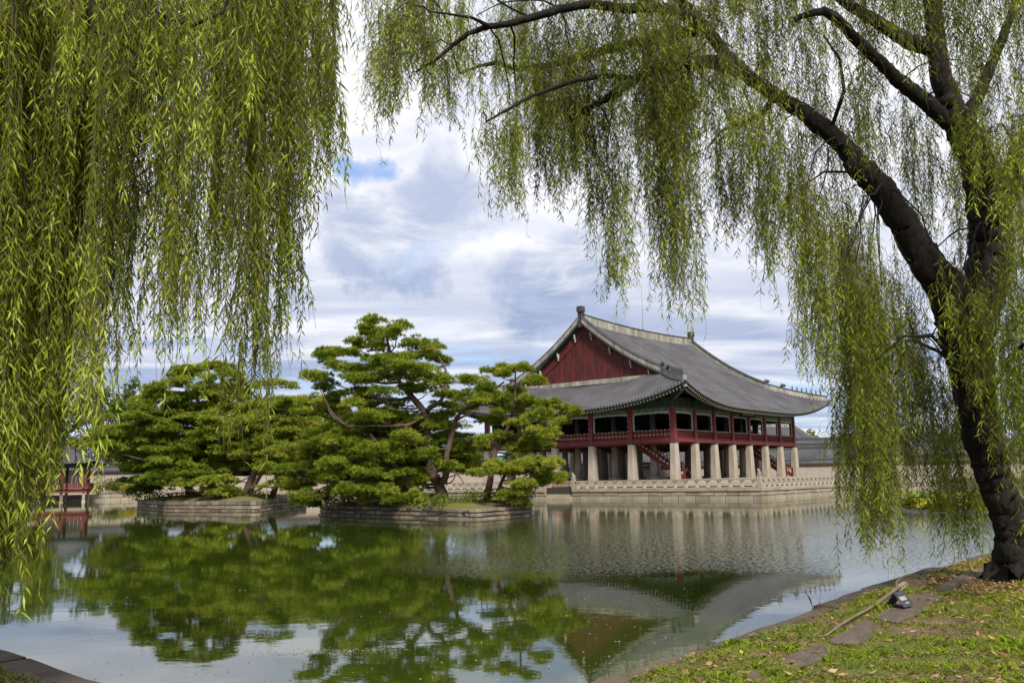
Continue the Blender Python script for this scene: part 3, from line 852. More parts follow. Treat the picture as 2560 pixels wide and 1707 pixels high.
# a few hanging shutters, plus dark sheets added to black out the open bays
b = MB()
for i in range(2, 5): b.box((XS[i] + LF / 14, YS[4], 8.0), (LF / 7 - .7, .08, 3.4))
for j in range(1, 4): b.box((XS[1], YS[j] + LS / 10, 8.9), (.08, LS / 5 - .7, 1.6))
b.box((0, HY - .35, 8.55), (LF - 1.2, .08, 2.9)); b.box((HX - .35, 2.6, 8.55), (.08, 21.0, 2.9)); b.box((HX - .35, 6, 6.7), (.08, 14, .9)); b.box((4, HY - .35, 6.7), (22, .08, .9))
b.build('shutters_and_dark_sheets', DARK_IN, pav)
# per bay: railing, lintel, carved valance, brackets
def bay(p, q, nrail, panels):
    p, q = Vector(p), Vector(q); d = (q - p); L = d.length; d.normalize(); az = math.atan2(d.y, d.x); out = Vector((d.y, -d.x, 0))
    P = lambda s, o_, z: p + d * s + out * o_ + Vector((0, 0, z))
    b = MB(); c = P(L / 2, .0, 0)
    b.box((c.x, c.y, 7.36), (L - .55, .14, .09), az); b.box((c.x, c.y, 6.98), (L - .55, .10, .08), az); b.box((c.x, c.y, 6.42), (L - .55, .12, .22), az)
    for k in range(nrail):
        s = .28 + (L - .56) * (k + .5) / nrail; c = P(s, .02, 6.7)
        b.box((c.x, c.y, 6.72), (.13, .10, .5), az, top=(.6, 1)); c = P(s, .03, 7.17)
        b.box((c.x, c.y, 7.14), (.10, .08, .30), az, top=(1.9, 1)); c = P(s, .05, 7.40)
        b.box((c.x, c.y, 7.41), (.15, .16, .07), az, 1)
        if panels: c = P(s, .035, 6.85); b.box((c.x, c.y, 6.86), (.24, .05, .14), az, 1)
    for o_, z0, z1 in ((.16, 6.02, 6.38),):
        c = P(L / 2, o_ - .02, 0); b.box((c.x, c.y, (z0 + z1) / 2), (L - .5, .16, z1 - z0), az)
    c = P(L / 2, -.03, 0); b.box((c.x, c.y, 6.86), (L - .55, .04, .88), az, 2)
    b.build('railing', [RED, CREAM, RED_DK], pav)
    b = MB(); c = P(L / 2, 0, 0)
    b.box((c.x, c.y, ZW + .27), (L - .5, .30, .46), az, 0); b.box((c.x, c.y, ZW + .62), (L - .5, .26, .18), az, 1); b.box((c.x, c.y, ZW + 1.2), (L - .5, .16, .95), az, 1)
    b.build('lintel', [OLIVE, GREEN_DK], pav)
    b = MB()                                     # scalloped carving under the lintel and down the posts
    n = 22
    for k in range(n):
        s0, s1 = .27 + (L - .54) * k / n, .27 + (L - .54) * (k + 1) / n
        f = abs((k + .5) / n - .5) * 2
        dp = .17 + .12 * f ** 3 + (.05 if k % 3 == 1 else 0)
        A0, A1 = P(s0, .04, ZW + .03), P(s1, .04, ZW + .03)
        b.add([A0, A1, A1 - Vector((0, 0, dp)), A0 - Vector((0, 0, dp)), A0 - out * .1, A1 - out * .1, A1 - out * .1 - Vector((0, 0, dp)), A0 - out * .1 - Vector((0, 0, dp))],
              [(3, 2, 1, 0), (4, 5, 6, 7), (2, 3, 7, 6)])
    for e, sg in ((.27, 1), (L - .27, -1)):
        for k in range(9):
            z1 = ZW - .05 - k * .23; z0 = z1 - .23; wd = .16 + (.06 if k % 3 == 0 else 0) + max(0, .10 - .05 * k)
            A0 = P(e, .04, z0); A1 = P(e + sg * wd, .04, z0)
            b.add([A0, A1, A1 + Vector((0, 0, .23)), A0 + Vector((0, 0, .23)), A1 - out * .1, A1 - out * .1 + Vector((0, 0, .23))], [(0, 1, 2, 3) if sg > 0 else (3, 2, 1, 0), (1, 4, 5, 2)])
    b.build('valance', TEAL, pav)
    for s in (0.0,) + tuple(L * f for f in (.33, .67)):
        b = MB(); big = s == 0
        for k, (o_, z, wd) in enumerate(((.35, ZW + .75, .9), (.65, ZW + 1.0, 1.2), (.95, ZW + 1.25, 1.4)) if big else ((.2, ZW + .95, .5), (.35, ZW + 1.2, .7))):
            c = P(s, o_ * .5, 0); b.box((c.x, c.y, z), (.22, o_ + .3, .17), az, 0)
            c = P(s, o_ * .55, 0); b.box((c.x, c.y, z + .06), (wd, .18, .15), az, 0)
            c = P(s, o_ + .1, 0); b.box((c.x, c.y, z), (.16, .10, .13), az, 1)
        b.build('bracket_cluster', [GREEN_DK, OLIVE], pav)
for i in range(7):
    bay((XS[i], -HY, 0), (XS[i + 1], -HY, 0), 14, False)
    bay((XS[i + 1], HY, 0), (XS[i], HY, 0), 8, False)
for j in range(5):
    bay((-HX, YS[j + 1], 0), (-HX, YS[j], 0), 10, True)
    bay((HX, YS[j], 0), (HX, YS[j + 1], 0), 8, False)
# signboard on the long front
cur = bpy.data.curves.new('lettering', 'FONT'); cur.body = '樓會慶'; cur.size = 1.0; cur.align_x = 'CENTER'; cur.align_y = 'CENTER'; cur.extrude = .015
tmp = bpy.data.objects.new('tmp_text', cur); COL.objects.link(tmp)
dg = bpy.context.evaluated_depsgraph_get()
tme = bpy.data.meshes.new_from_object(tmp.evaluated_get(dg)); bpy.data.objects.remove(tmp)
tme.materials.clear(); tme.materials.append(GOLD)
b = MB(); b.box((0, 0, 0), (4.0, 1.45, .10)); b.box((0, .78, .02), (4.2, .14, .16)); b.box((0, -.78, .02), (4.2, .14, .16))
b.box((2.05, 0, .02), (.14, 1.6, .16)); b.box((-2.05, 0, .02), (.14, 1.6, .16))
board = b.build('signboard', BLACK, pav, loc=(0.15, -HY - 1.35, 10.15)); board.rotation_euler = (R(90 + 24), 0, 0)
lt = link('lettering', tme, board, (0, 0, .06))
dx = max(v.co.x for v in tme.vertices) - min(v.co.x for v in tme.vertices) if len(tme.vertices) else 1
print('LETTERING', len(tme.vertices), dx)
lt.scale = (3.5 / dx, 3.5 / dx * 1.15, 1)
# stairs under the floor
for ux_, v_top, v_bot in ((5.2, 7.9, 1.2), (31.2, 5.8, -.4)):
    b = MB(); x = ux_ - HX; y0, y1 = v_top - HY, v_bot - HY; n = 18
    for k in range(n):
        f = (k + .5) / n; b.box((x, y0 + (y1 - y0) * f, 5.95 + (ZB - 5.95) * f), (2.0, .34, .06))
    so = b.build('staircase', RED, pav)
    for sx in (-1, 1):
        b = MB(); xx = x + sx * 1.05
        b.bar((xx, y0, 5.95), (xx, y1, 1.85), .10, .42)
        b.bar((xx, y0, 6.85), (xx, y1, 2.75), .09, .10)
        for k in range(15):
            f = k / 14; y = y0 + (y1 - y0) * f; z = 5.95 - 4.1 * f
            b.box((xx, y, z + .5), (.07, .10, .85))
            if k < 14: b.box((xx, y + (y1 - y0) / 28, z + .35), (.04, .28, .22), mi=1)
        b.box((xx, y1 - .1, 2.3), (.16, .16, 1.3))
        b.build('stair_railing', [RED, CREAM], so)
# ------------------------------------------------------------------ far banks, palace walls and roofs behind the pond
FARB = [(75, 97), (66, 122), (58, 136), (40, 138), (0, 142), (-36, 138.5), (-62, 131.5), (-92, 122), (-120, 110)]
fw_ = empty('far_bank_wall', (0, 138, 0), 0, 'low granite retaining wall along the far side of the pond', 'retaining wall')
mb = MB(); P_ = [(x, y - 138) for x, y in FARB]
block_wall(mb, P_, [(-0.4, 0.45, 0.0), (0.45, 0.95, 0.03)], (0.9, 2.2), 1, 0.4, jit=0.02)
mb.build('courses', STONE_PALE, fw_)

def brick_pat(name, c1, c2, mortar, sx, sy, msz=0.06):
    def b_(t, bs):
        uvn = t.new('ShaderNodeUVMap')
        br_ = t.new('ShaderNodeTexBrick', offset=0.5)
        t.l.new(t.vmath('MULTIPLY', uvn.outputs[0], (sx, sy, 1)), br_.inputs['Vector'])
        for k, v in (('Color1', c1), ('Color2', c2), ('Mortar', mortar)): br_.inputs[k].default_value = (*v, 1)
        br_.inputs['Scale'].default_value = 1; br_.inputs['Mortar Size'].default_value = msz
        br_.inputs['Brick Width'].default_value = 1; br_.inputs['Row Height'].default_value = 0.5
        co = t.new('ShaderNodeTexCoord').outputs['Object']
        t.set(bs.inputs['Base Color'], t.mix(t.math('MULTIPLY', t.noise(co, .6, 6), .5), br_.outputs[0], (0.2, 0.17, 0.14), 'MIX'))
        bs.inputs['Roughness'].default_value = .9
    return material(name, b_)
WALL_GREY = brick_pat('grey_brick_wall', (0.30, 0.27, 0.24), (0.25, 0.225, 0.20), (0.42, 0.38, 0.33), 1.6, 2.2)
WALL_PINK = brick_pat('pink_brick_wall', (0.36, 0.22, 0.16), (0.32, 0.19, 0.14), (0.42, 0.34, 0.28), 1.6, 3.0)
WALL_CREAM = brick_pat('patterned_cream_wall', (0.46, 0.40, 0.32), (0.42, 0.36, 0.29), (0.33, 0.27, 0.22), 1.2, 1.9, .16)
def uv_wall(mb_faces, name, mat, parent, p, q, z0, z1, th):
    """a straight wall slab with UVs in metres"""
    p, q = np.array(p, float), np.array(q, float); d = q - p; L = np.linalg.norm(d); d /= L; n = np.array([d[1], -d[0]]) * th / 2
    me = bpy.data.meshes.new(name); bm = bmesh.new(); uvl = bm.loops.layers.uv.new()
    def quad(pts, us):
        f = bm.faces.new([bm.verts.new(a) for a in pts])
        for lp_, u in zip(f.loops, us): lp_[uvl].uv = u
    for s in (1, -1):
        a, b_ = p + n * s, q + n * s
        pts = [(*a, z0), (*b_, z0), (*b_, z1), (*a, z1)]; us = [(0, z0), (L, z0), (L, z1), (0, z1)]
        quad(pts if s > 0 else pts[::-1], us if s > 0 else us[::-1])
    quad([(*(p - n), z0), (*(p + n), z0), (*(p + n), z1), (*(p - n), z1)], [(0, z0), (th, z0), (th, z1), (0, z1)])
    quad([(*(q + n), z0), (*(q - n), z0), (*(q - n), z1), (*(q + n), z1)], [(0, z0), (th, z0), (th, z1), (0, z1)])
    quad([(*(p + n), z1), (*(q + n), z1), (*(q - n), z1), (*(p - n), z1)], [(0, 0)] * 4)
    bm.to_mesh(me); bm.free(); me.materials.append(mat)
    return link(name, me, parent)
def tile_strip(name, parent, p, q, z, hw, rise, mat=None, ridge_h=.18, sp=.42, bump=.09):
    """little double-pitched tile roof along a line"""
    p, q = np.array(p, float), np.array(q, float); d = q - p; L = np.linalg.norm(d); d /= L; n = np.array([d[1], -d[0]])
    mb = MB(); k = max(1, round(L / sp)); cols = []
    for i in range(k):
        for fr, h in ((0, 0), (.4, 0), (.5, bump), (.8, bump)): cols.append(((i + fr) * L / k, h))
    cols.append((L, 0))
    for s in (1, -1):
        def fn(i, j):
            a, h = cols[i]; t = j / 4.0; c = p + d * a + n * s * hw * (1 - t)
            return (c[0], c[1], z + rise * (t * .75 + .25 * t * t) + h)
        mb.grid(fn, len(cols), 5, flip=s < 0)
        mb.grid(lambda i, j: (*(p + d * cols[i][0] + n * s * (hw - .02 * j)), z + (cols[i][1] if j == 0 else -.22)), len(cols), 2, 1, flip=s > 0)
        mb.add([(*(p + n * s * (hw - .02)), z - .22), (*(q + n * s * (hw - .02)), z - .22), (*q, z + .05), (*p, z + .05)], [(0, 1, 2, 3)], 1)
    mb.bar((*p, z + rise + ridge_h / 2), (*q, z + rise + ridge_h / 2), .32, ridge_h + .15, 1)
    return mb.build(name, [mat or TILE, TILE_DK], parent)
WA, WB, WC = (-4, 153), (49, 151.5), (104, 146)
for p, q, lb in ((WA, WB, 'palace wall of grey and pink brick seen between the pavilion columns'), (WB, WC, 'palace wall of grey and pink brick behind the right willow strands')):
    wl = empty('palace_wall', (0, 0, 0), 0, lb, 'palace wall', 'tile capped palace walls')
    uv_wall(None, 'brick_base', WALL_GREY, wl, p, q, 0.5, 2.75, .7)
    uv_wall(None, 'pink_band', WALL_PINK, wl, p, q, 2.75, 3.55, .64)
    tile_strip('tile_cap', wl, p, q, 3.75, .8, .45)
def corridor(p, q, z0, z1, hw, rise, lb):
    r_ = empty('corridor_building', (0, 0, 0), 0, lb, 'corridor', 'long tiled corridors behind the palace wall')
    uv_wall(None, 'wall', WALL_PINK, r_, p, q, 0.5, z0 + .4, hw * 1.3)
    tile_strip('roof', r_, p, q, z0, hw, rise, ridge_h=.35, sp=.5, bump=.13)
    return r_
corridor((2, 159.5), (58, 158), 4.3, 0, 3.0, 2.0, 'long grey tiled corridor roof seen between the pavilion columns')
corridor((50, 165), (112, 155), 5.0, 0, 3.2, 2.1, 'long grey tiled corridor roof right of the last pavilion column')
corridor((30, 171), (75, 169), 6.3, 0, 3.0, 2.0, 'second grey tiled corridor roof behind the first one')
# big hall far behind, its gable showing through the last bays
def hall(cx, cy, rz, ax, ay, ze, rise, lb):
    r_ = empty('palace_hall', (cx, cy, 0), rz, lb, 'hall', 'palace halls behind the wall')
    rx = ax - ay * .42
    def zf(x, e):
        t = e / ay; return ze + rise * t * (.68 + .32 * t) + .9 * max(0, 1 - (ax - e - abs(x)) / 6) ** 2.5 * (1 - t) ** 2 if True else 0
    for sg in (-1, 1):
        b = MB()
        for x0, x1, kind in ((-rx, rx, 0), (rx, ax - .05, 1), (-ax + .05, -rx, 1)):
            n = max(2, round((x1 - x0) / .5)); cs = []
            for k in range(n):
                for fr, h in ((0, 0), (.45, 0), (.55, .12), (.85, .12)): cs.append((x0 + (k + fr) * (x1 - x0) / n, h))
            cs.append((x1, 0))
            def fn(i, j, cs=cs, kind=kind):
                x, h = cs[i]; em = ay if kind == 0 else max(.02, ax - abs(x)); e = em * j / 10
                return (x, sg * (ay - e), zf(x, e) + h)
            b.grid(fn, len(cs), 11, flip=sg > 0)
        b.build('roof_slope', TILE, r_)
        b = MB()
        gx = rx - .5
        def fs_(i, j):
            y = -ay + 2 * ay * i / 60; em = min(ax - gx, ay - abs(y) + .02); e = em * j / 6
            return (sg * (ax - e), y, zf(ax - e, e) if abs(y) > ay - e else ze + rise * (e / ay) * (.68 + .32 * e / ay))
        b.grid(fs_, 61, 7, flip=sg < 0); b.build('roof_skirt', TILE, r_)
        b = MB(); zb = ze + rise * ((ax - gx) / ay) * .8; hw = ay - (ax - gx)
        b.add([(sg * gx, -hw, zb), (sg * gx, hw, zb), (sg * gx, 0, ze + rise - .3)], [(0, 1, 2)]); b.build('gable', WALL_PINK if False else RED_DK, r_)
        for s2 in (-1, 1):
            b = MB()
            for k in range(10):
                e0, e1 = (ax - rx) + (ay - ax + rx) * k / 10, (ax - rx) + (ay - ax + rx) * (k + 1) / 10
                b.bar((sg * (rx - .2), s2 * (ay - e0), zf(rx, e0) + .4), (sg * (rx - .2), s2 * (ay - e1), zf(rx, e1) + .4), .5, .8)
            b.build('verge_ridge', PLASTER, r_)
            b = MB()
            for k in range(6):
                e0, e1 = (ax - rx) * k / 6, (ax - rx) * (k + 1) / 6
                b.bar((sg * (ax - e0), s2 * (ay - e0), zf(ax - e0, e0) + .3), (sg * (ax - e1), s2 * (ay - e1), zf(ax - e1, e1) + .3), .4, .7)
            b.build('hip_ridge', PLASTER, r_)
    b = MB(); b.bar((-rx, 0, ze + rise + .45), (rx, 0, ze + rise + .45), .55, 1.1); b.build('main_ridge', PLASTER, r_)
    b = MB(); b.box((0, 0, ze / 2 + .3), (2 * ax - 5, 2 * ay - 5, ze)); b.build('body', RED_DK, r_)
    b = MB(); b.box((0, 0, ze - .15), (2 * ax - 1.5, 2 * ay - 1.5, .3)); b.build('eaves', GREEN_DK, r_)
    return r_
hall(53.5, 186, R(38), 11.5, 8.0, 6.6, 5.2, 'grey tiled palace hall showing through and beside the last bays of the pavilion')
hall(87, 186, R(10), 13, 8, 5.5, 4.5, 'grey tiled palace hall far behind the leaning willow')

# patterned wall on the far left bank
wl = empty('palace_wall', (0, 0, 0), 0, 'cream patterned palace wall on the far left bank behind the shrubs', 'palace wall', 'tile capped palace walls')
uv_wall(None, 'patterned_face', WALL_CREAM, wl, (-112, 124), (-44, 150), 0.5, 4.3, .7)
uv_wall(None, 'plinth', STONE, wl, (-112.2, 123.6), (-44.2, 149.6), 0.5, 1.7, .9)
tile_strip('tile_cap', wl, (-112, 124), (-44, 150), 4.5, .9, .55)
wl = empty('palace_wall', (0, 0, 0), 0, 'cream patterned palace wall seen through the pines, left of the pavilion', 'palace wall', 'tile capped palace walls')
uv_wall(None, 'patterned_face', WALL_CREAM, wl, (-44, 150), (-4, 153), 0.5, 3.9, .7)
tile_strip('tile_cap', wl, (-44, 150), (-4, 153), 4.1, .9, .55)

# small red pavilion standing in the water on the far left
def small_pavilion():
    c = at(160, 1228, 126.5); rz = 0.30
    r_ = empty('waterside_pavilion', (c[0], c[1], 0), rz, 'small red waterside pavilion on white stone legs on the far left bank', 'pavilion')
    wx, wy = 3.2, 2.2
    b = MB()
    for sx in (-1, 0, 1):
        for sy in (-1, 1):
            b2 = MB(); b2.lathe((sx * (wx - .35), sy * (wy - .3), -.4), [(.36, 0), (.34, .3), (.22, .6), (.19, 1.75)], 8, rz=.4); b2.build('stone_leg', STONE_PALE, r_)
            b2 = MB(); b2.box((sx * (wx - .35), sy * (wy - .3), 3.3), (.34, .34, 3.9)); b2.build('timber_column', RED, r_)
    b = MB(); b.box((0, 0, 1.55), (2 * wx, 2 * wy, .5)); b.box((0, 0, 1.95), (2 * wx + .7, 2 * wy + .7, .16)); b.build('floor', RED, r_)
    b = MB()
    for sy in (-1, 1):
        b.box((0, sy * (wy + .25), 2.55), (2 * wx + .6, .08, .09))
        for k in range(23): b.box((-wx - .2 + k * (2 * wx + .4) / 22, sy * (wy + .25), 2.28), (.12, .05, .5))
    for sx in (-1, 1):
        b.box((sx * (wx + .25), 0, 2.55), (.08, 2 * wy + .6, .09))
        for k in range(16): b.box((sx * (wx + .25), -wy - .2 + k * (2 * wy + .4) / 15, 2.28), (.05, .12, .5))
    b.build('railing', RED, r_)
    b = MB()
    for sx in (-.5, .5):
        for k in range(5): b.box((sx * (wx - .35) * 1.0 + (k - 2) * .52, wy - .3, 3.5), (.46, .06, 2.0))
    b.build('paper_screens', CREAM, r_)
    b = MB(); b.box((0, 0, 5.1), (2 * wx + .2, 2 * wy + .2, .5)); b.build('eave_beam', GREEN_DK, r_)
    ax, ay, ze = wx + 1.5, wy + 1.5, 5.3
    b = MB()
    top = ax - ay
    for sg in (-1, 1):
        n = 24; cs = []
        for k in range(n):
            for fr, h in ((0, 0), (.45, 0), (.55, .1), (.85, .1)): cs.append((-1 + 2 * (k + fr) / n, h))
        cs.append((1, 0))
        zz = lambda e, f: ze + 2.2 * (e / ay) * (.6 + .4 * e / ay) + .5 * abs(f) ** 4 * (1 - e / ay)
        b.grid(lambda i, j: (cs[i][0] * (ax - ay * j / 8), sg * (ay - ay * j / 8), zz(ay * j / 8, cs[i][0]) + cs[i][1] * (1 - j / 9)), len(cs), 9, flip=sg > 0)
        b.grid(lambda i, j: (sg * (ax - ay * j / 8), cs[i][0] * (ay - ay * j / 8), zz(ay * j / 8, cs[i][0]) + cs[i][1] * (1 - j / 9)), len(cs), 9, flip=sg < 0)
        b.add([(-ax + .1, sg * (ay - .1), ze - .1), (ax - .1, sg * (ay - .1), ze - .1), (ax - 1, 0, ze - .05), (-ax + 1, 0, ze - .05)], [(0, 1, 2, 3)])
    b.build('roof', TILE, r_)
    b = MB(); b.bar((-top - .1, 0, ze + 2.35), (top + .1, 0, ze + 2.35), .35, .5)
    for sx in (-1, 1):
        for sy in (-1, 1):
            for k in range(5):
                e0, e1 = ay * k / 5, ay * (k + 1) / 5
                b.bar((sx * (ax - e0), sy * (ay - e0), zz(e0, 1) + .12), (sx * (ax - e1), sy * (ay - e1), zz(e1, 1) + .12), .3, .32)
    b.build('ridges', TILE_DK, r_)
small_pavilion()

# wooded mountain far behind
def hill_mat(t, bs):
    co = t.new('ShaderNodeTexCoord').outputs['Object']
    t.set(bs.inputs['Base Color'], t.mix(t.noise(co, .02, 8, .7), (0.07, 0.12, 0.13), (0.12, 0.19, 0.20)))
    bs.inputs['Roughness'].default_value = 1; bs.inputs['Specular IOR Level'].default_value = 0
HILL = material('wooded_hill', hill_mat)
b = MB()
def fh(i, j):
    x = -1700 + 50 * i; y = 1500 + 60 * j; v = math.exp(-((j - 7) / 3.4) ** 2)
    pr = 125 * math.exp(-((x + 330) / 330) ** 2) + 60 * math.exp(-((x + 1100) / 400) ** 2) + 28 * math.exp(-((x - 700) / 500) ** 2)
    return (x, y, -2 + v * (pr + 7 * math.sin(x * .021) + 4 * math.sin(x * .057 + j)))
b.grid(fh, 68, 15)
tag(b.build('hills', HILL, smooth=True), kind='structure')
# ------------------------------------------------------------------ foliage makers
def unit(a): return a / np.maximum(np.linalg.norm(a, axis=-1, keepdims=True), 1e-9)
BARK_PINE = plain('pine_bark', (0.15, 0.092, 0.07), (0.055, 0.036, 0.029), 0.95, 4.0, 7, 0.5, 20)
BARK_DARK = plain('dark_bark', (0.055, 0.042, 0.034), (0.022, 0.017, 0.014), 0.95, 5.0, 8, 0.8, 16, stretch=(1, 1, 0.3))
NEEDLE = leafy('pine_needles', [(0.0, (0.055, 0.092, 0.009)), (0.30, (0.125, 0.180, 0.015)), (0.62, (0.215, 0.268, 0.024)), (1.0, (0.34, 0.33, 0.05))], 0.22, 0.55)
LEAF = leafy('broad_leaves', [(0.0, (0.03, 0.06, 0.010)), (0.5, (0.085, 0.135, 0.018)), (1.0, (0.20, 0.22, 0.03))], 0.3, 0.55)
LEAF_Y = leafy('yellowing_leaves', [(0.0, (0.06, 0.085, 0.010)), (0.5, (0.17, 0.19, 0.02)), (0.85, (0.28, 0.25, 0.03)), (1.0, (0.34, 0.18, 0.05))], 0.3, 0.55)

def spikes(P, D, tint, k, ln, wd, spread):
    """k thin needle bundles at every point"""
    n = len(P)
    P = np.repeat(P, k, 0); D = np.repeat(D, k, 0); T = np.repeat(tint, k)
    d = unit(D + rng.normal(0, spread, D.shape))
    s = unit(np.cross(d, rng.normal(0, 1, d.shape)))
    L = ln * rng.uniform(.7, 1.25, (len(P), 1)); W = wd * rng.uniform(.7, 1.2, (len(P), 1))
    V = np.empty((len(P), 3, 3)); V[:, 0] = P - s * W / 2; V[:, 1] = P + s * W / 2; V[:, 2] = P + d * L
    return V.reshape(-1, 3), np.repeat(T, 3)

def pine_pads(pads, ln=0.20, wd=0.034, dens=1.0, tbase=0.45, clump=0.25):
    """flat layered pads of needles: pad = (centre, rx, rz)"""
    PP, DD, TT = [], [], []
    for c, rx, rz in pads:
        nc = max(7, int(23 * (rx / 1.0) ** 2 * dens * (.25 / clump) ** 1.6 * 1.0))
        a = rng.uniform(0, 6.283, nc); r = rng.uniform(0, 1, nc) ** .62 * rx * 1.18
        cz = rz * (1 - (r / rx) ** 2) * rng.uniform(.3, 1.0, nc) - .15 * rx * (r / rx) ** 2 + rng.normal(0, .06, nc) + (r * np.cos(a + rng.uniform(0, 6.28))) * rng.normal(0, .12)
        CC = np.stack([c[0] + r * np.cos(a), c[1] + r * np.sin(a), c[2] + cz], 1)
        pt = rng.normal(0, .13)
        for q in CC:
            m = rng.integers(13, 20); rr = clump * rng.uniform(.75, 1.25)
            th = rng.uniform(0, 6.283, m); ph = np.arccos(rng.uniform(-.25, 1, m))
            dd = np.stack([np.sin(ph) * np.cos(th), np.sin(ph) * np.sin(th), np.cos(ph) * .42], 1)
            PP.append(q + dd * rr * rng.uniform(.55, 1, (m, 1))); DD.append(dd * .9 + np.array([0, 0, .4]))
            TT.append(np.clip(tbase + pt + rng.normal(.05, .16) + rng.normal(0, .13, m), 0, 1))
    return spikes(np.concatenate(PP), unit(np.concatenate(DD)), np.concatenate(TT), 6, ln, wd, .55)

def limb_to(mb, trunk_pts, c, r0, n=6, sag=.12):
    """a crooked limb from the nearest lower point of the trunk to a pad"""
    best = None
    for p in trunk_pts:
        dh = math.hypot(p[0] - c[0], p[1] - c[1]); dz = c[2] - p[2]
        cost = dh + abs(dz - .25 * dh) * 1.6 + (4 if dz < -.3 else 0)
        if best is None or cost < best[0]: best = (cost, p)
    p = np.array(best[1]); c = np.array(c); L = np.linalg.norm(c - p)
    if L < .3: return
    pts = []
    side = np.array([rnd.uniform(-1, 1), rnd.uniform(-1, 1), 0]) * L * .10
    for k in range(n + 1):
        t = k / n; q = p + (c - p) * t
        q = q + side * math.sin(math.pi * t) + np.array([rnd.uniform(-.05, .05), rnd.uniform(-.05, .05), rnd.uniform(-.04, .04)]) * L * .35 * (0 < k < n) - np.array([0, 0, sag * L * math.sin(math.pi * t)])
        pts.append(q)
    rr = min(r0, .016 + .011 * L)
    mb.tube(pts, [rr * (1 - .75 * k / n) + .012 for k in range(n + 1)], 6)

def pine(label, trunks, pads, group, mat=None, fill=.85, **kw):
    base = trunks[0][0][0]
    root = empty('pine_tree', tuple(base), 0, label, 'pine tree', group)
    o = np.array(base)
    mb = MB(); tp = []
    for pts, r0, r1 in trunks:
        pts = [np.array(p) - o for p in pts]; n = len(pts)
        mb.tube(pts, [r0 + (r1 - r0) * (k / (n - 1)) ** .8 for k in range(n)], 9, rough=.12)
        for a, c in zip(pts[:-1], pts[1:]):
            for t in (0, .33, .66): tp.append(a + (c - a) * t)
        tp.append(pts[-1])
    tp = [p for p in tp if p[2] > .6] or tp
    nmain = len(pads)
    pads = pads + [(np.array(c) + np.array([rnd.uniform(-.8, .8), rnd.uniform(-1.6, 1.6), rnd.uniform(-.35, .25)]), rx * rnd.uniform(.6, .9), rz) for c, rx, rz in pads if rnd.random() < fill]
    pads = [(np.array(c) - o, rx, rz) for c, rx, rz in pads]
    for c, rx, rz in pads[:nmain]:
        if rnd.random() < .75: limb_to(mb, [p for p in tp if rnd.random() < .5] or tp, c - np.array([0, 0, .1]), .09)
    mb.build('trunk', mat or BARK_PINE, root, smooth=True)
    sub = []
    for c, rx, rz in pads:                       # every bough breaks into smaller sprays
        for _ in range(4):
            a = rnd.uniform(0, 6.283); q = rx * rnd.uniform(.2, .85)
            sub.append((c + np.array([q * math.cos(a), q * math.sin(a), rnd.gauss(0, .09) - .10 * q]), rx * rnd.uniform(.42, .72), rz * .6))
    V, T = pine_pads(sub, **kw)
    fast_mesh('crown', V, np.arange(len(V)).reshape(-1, 3), NEEDLE, T, root)
    return root
def pxline(pts, depth): return [at(x, y, depth + (d[0] if d else 0)) for x, y, *d in pts]

def leaf_clumps(cl, per, size, tb, tsp=.12):
    """clumps (centre, radius) of small leaf faces"""
    VV, TT = [], []
    for c, r in cl:
        m = max(6, int(per * r * r)); d = unit(rng.normal(0, 1, (m, 3))); d[:, 2] *= .8
        P = np.array(c) + d * r * rng.uniform(.55, 1.05, (m, 1))
        nrm = unit(d + rng.normal(0, .6, (m, 3)) + np.array([0, 0, .3])); s = unit(np.cross(nrm, rng.normal(0, 1, (m, 3)))); t = np.cross(nrm, s)
        sz = size * rng.uniform(.6, 1.3, (m, 1))
        V = np.empty((m, 4, 3)); V[:, 0] = P - s * sz; V[:, 1] = P - t * sz * .55; V[:, 2] = P + s * sz; V[:, 3] = P + t * sz * .55
        VV.append(V.reshape(-1, 3)); TT.append(np.repeat(np.clip(tb + rng.normal(0, tsp) + rng.normal(0, .12, m), 0, 1), 4))
    V = np.concatenate(VV); return V, np.concatenate(TT)
def broad_tree(label, px, ytop, ybase, depth, wpx, group, mat=None, tb=.45, size=.26, per=70, n=46, bare=0.0, lean=(0, 0)):
    b0 = at(px, ybase, depth); top = at(px, ytop, depth); zb = .8
    base = np.array([b0[0], b0[1], zb]); H = top[2] - zb; Wd = wpx / F * depth
    root = empty('broadleaf_tree', tuple(base), 0, label, 'tree', group)
    mb = MB(); mb.tube([(0, 0, 0), (rnd.uniform(-.3, .3), 0, H * .3), (rnd.uniform(-.5, .5), 0, H * .62), (lean[0], lean[1], H * .8)], [.035 * H, .028 * H, .018 * H, .006 * H], 8)
    cl = []
    for k in range(n):
        d = unit(rng.normal(0, 1, 3)); f = rng.uniform(.35, 1) ** .6
        c = np.array([d[0] * Wd * f * .92, d[1] * Wd * f * .8, H * .60 + d[2] * H * .34 * f]) + np.array([*lean, 0])
        r = rng.uniform(.14, .26) * Wd + .3
        if rnd.random() > bare: cl.append((c, r))
        p0 = np.array([0, 0, max(H * .22, c[2] * .72 - .1 * H)])
        mb.tube([p0, p0 * .5 + c * .5 + np.array([0, 0, -.03 * H]), c], [.012 * H, .007 * H, .003 * H], 5)
    mb.build('trunk', BARK_DARK, root, smooth=True)
    V, T = leaf_clumps(cl, per, size, tb)
    fast_mesh('crown', V, np.arange(len(V)).reshape(-1, 4), mat or LEAF, T, root)
    return root
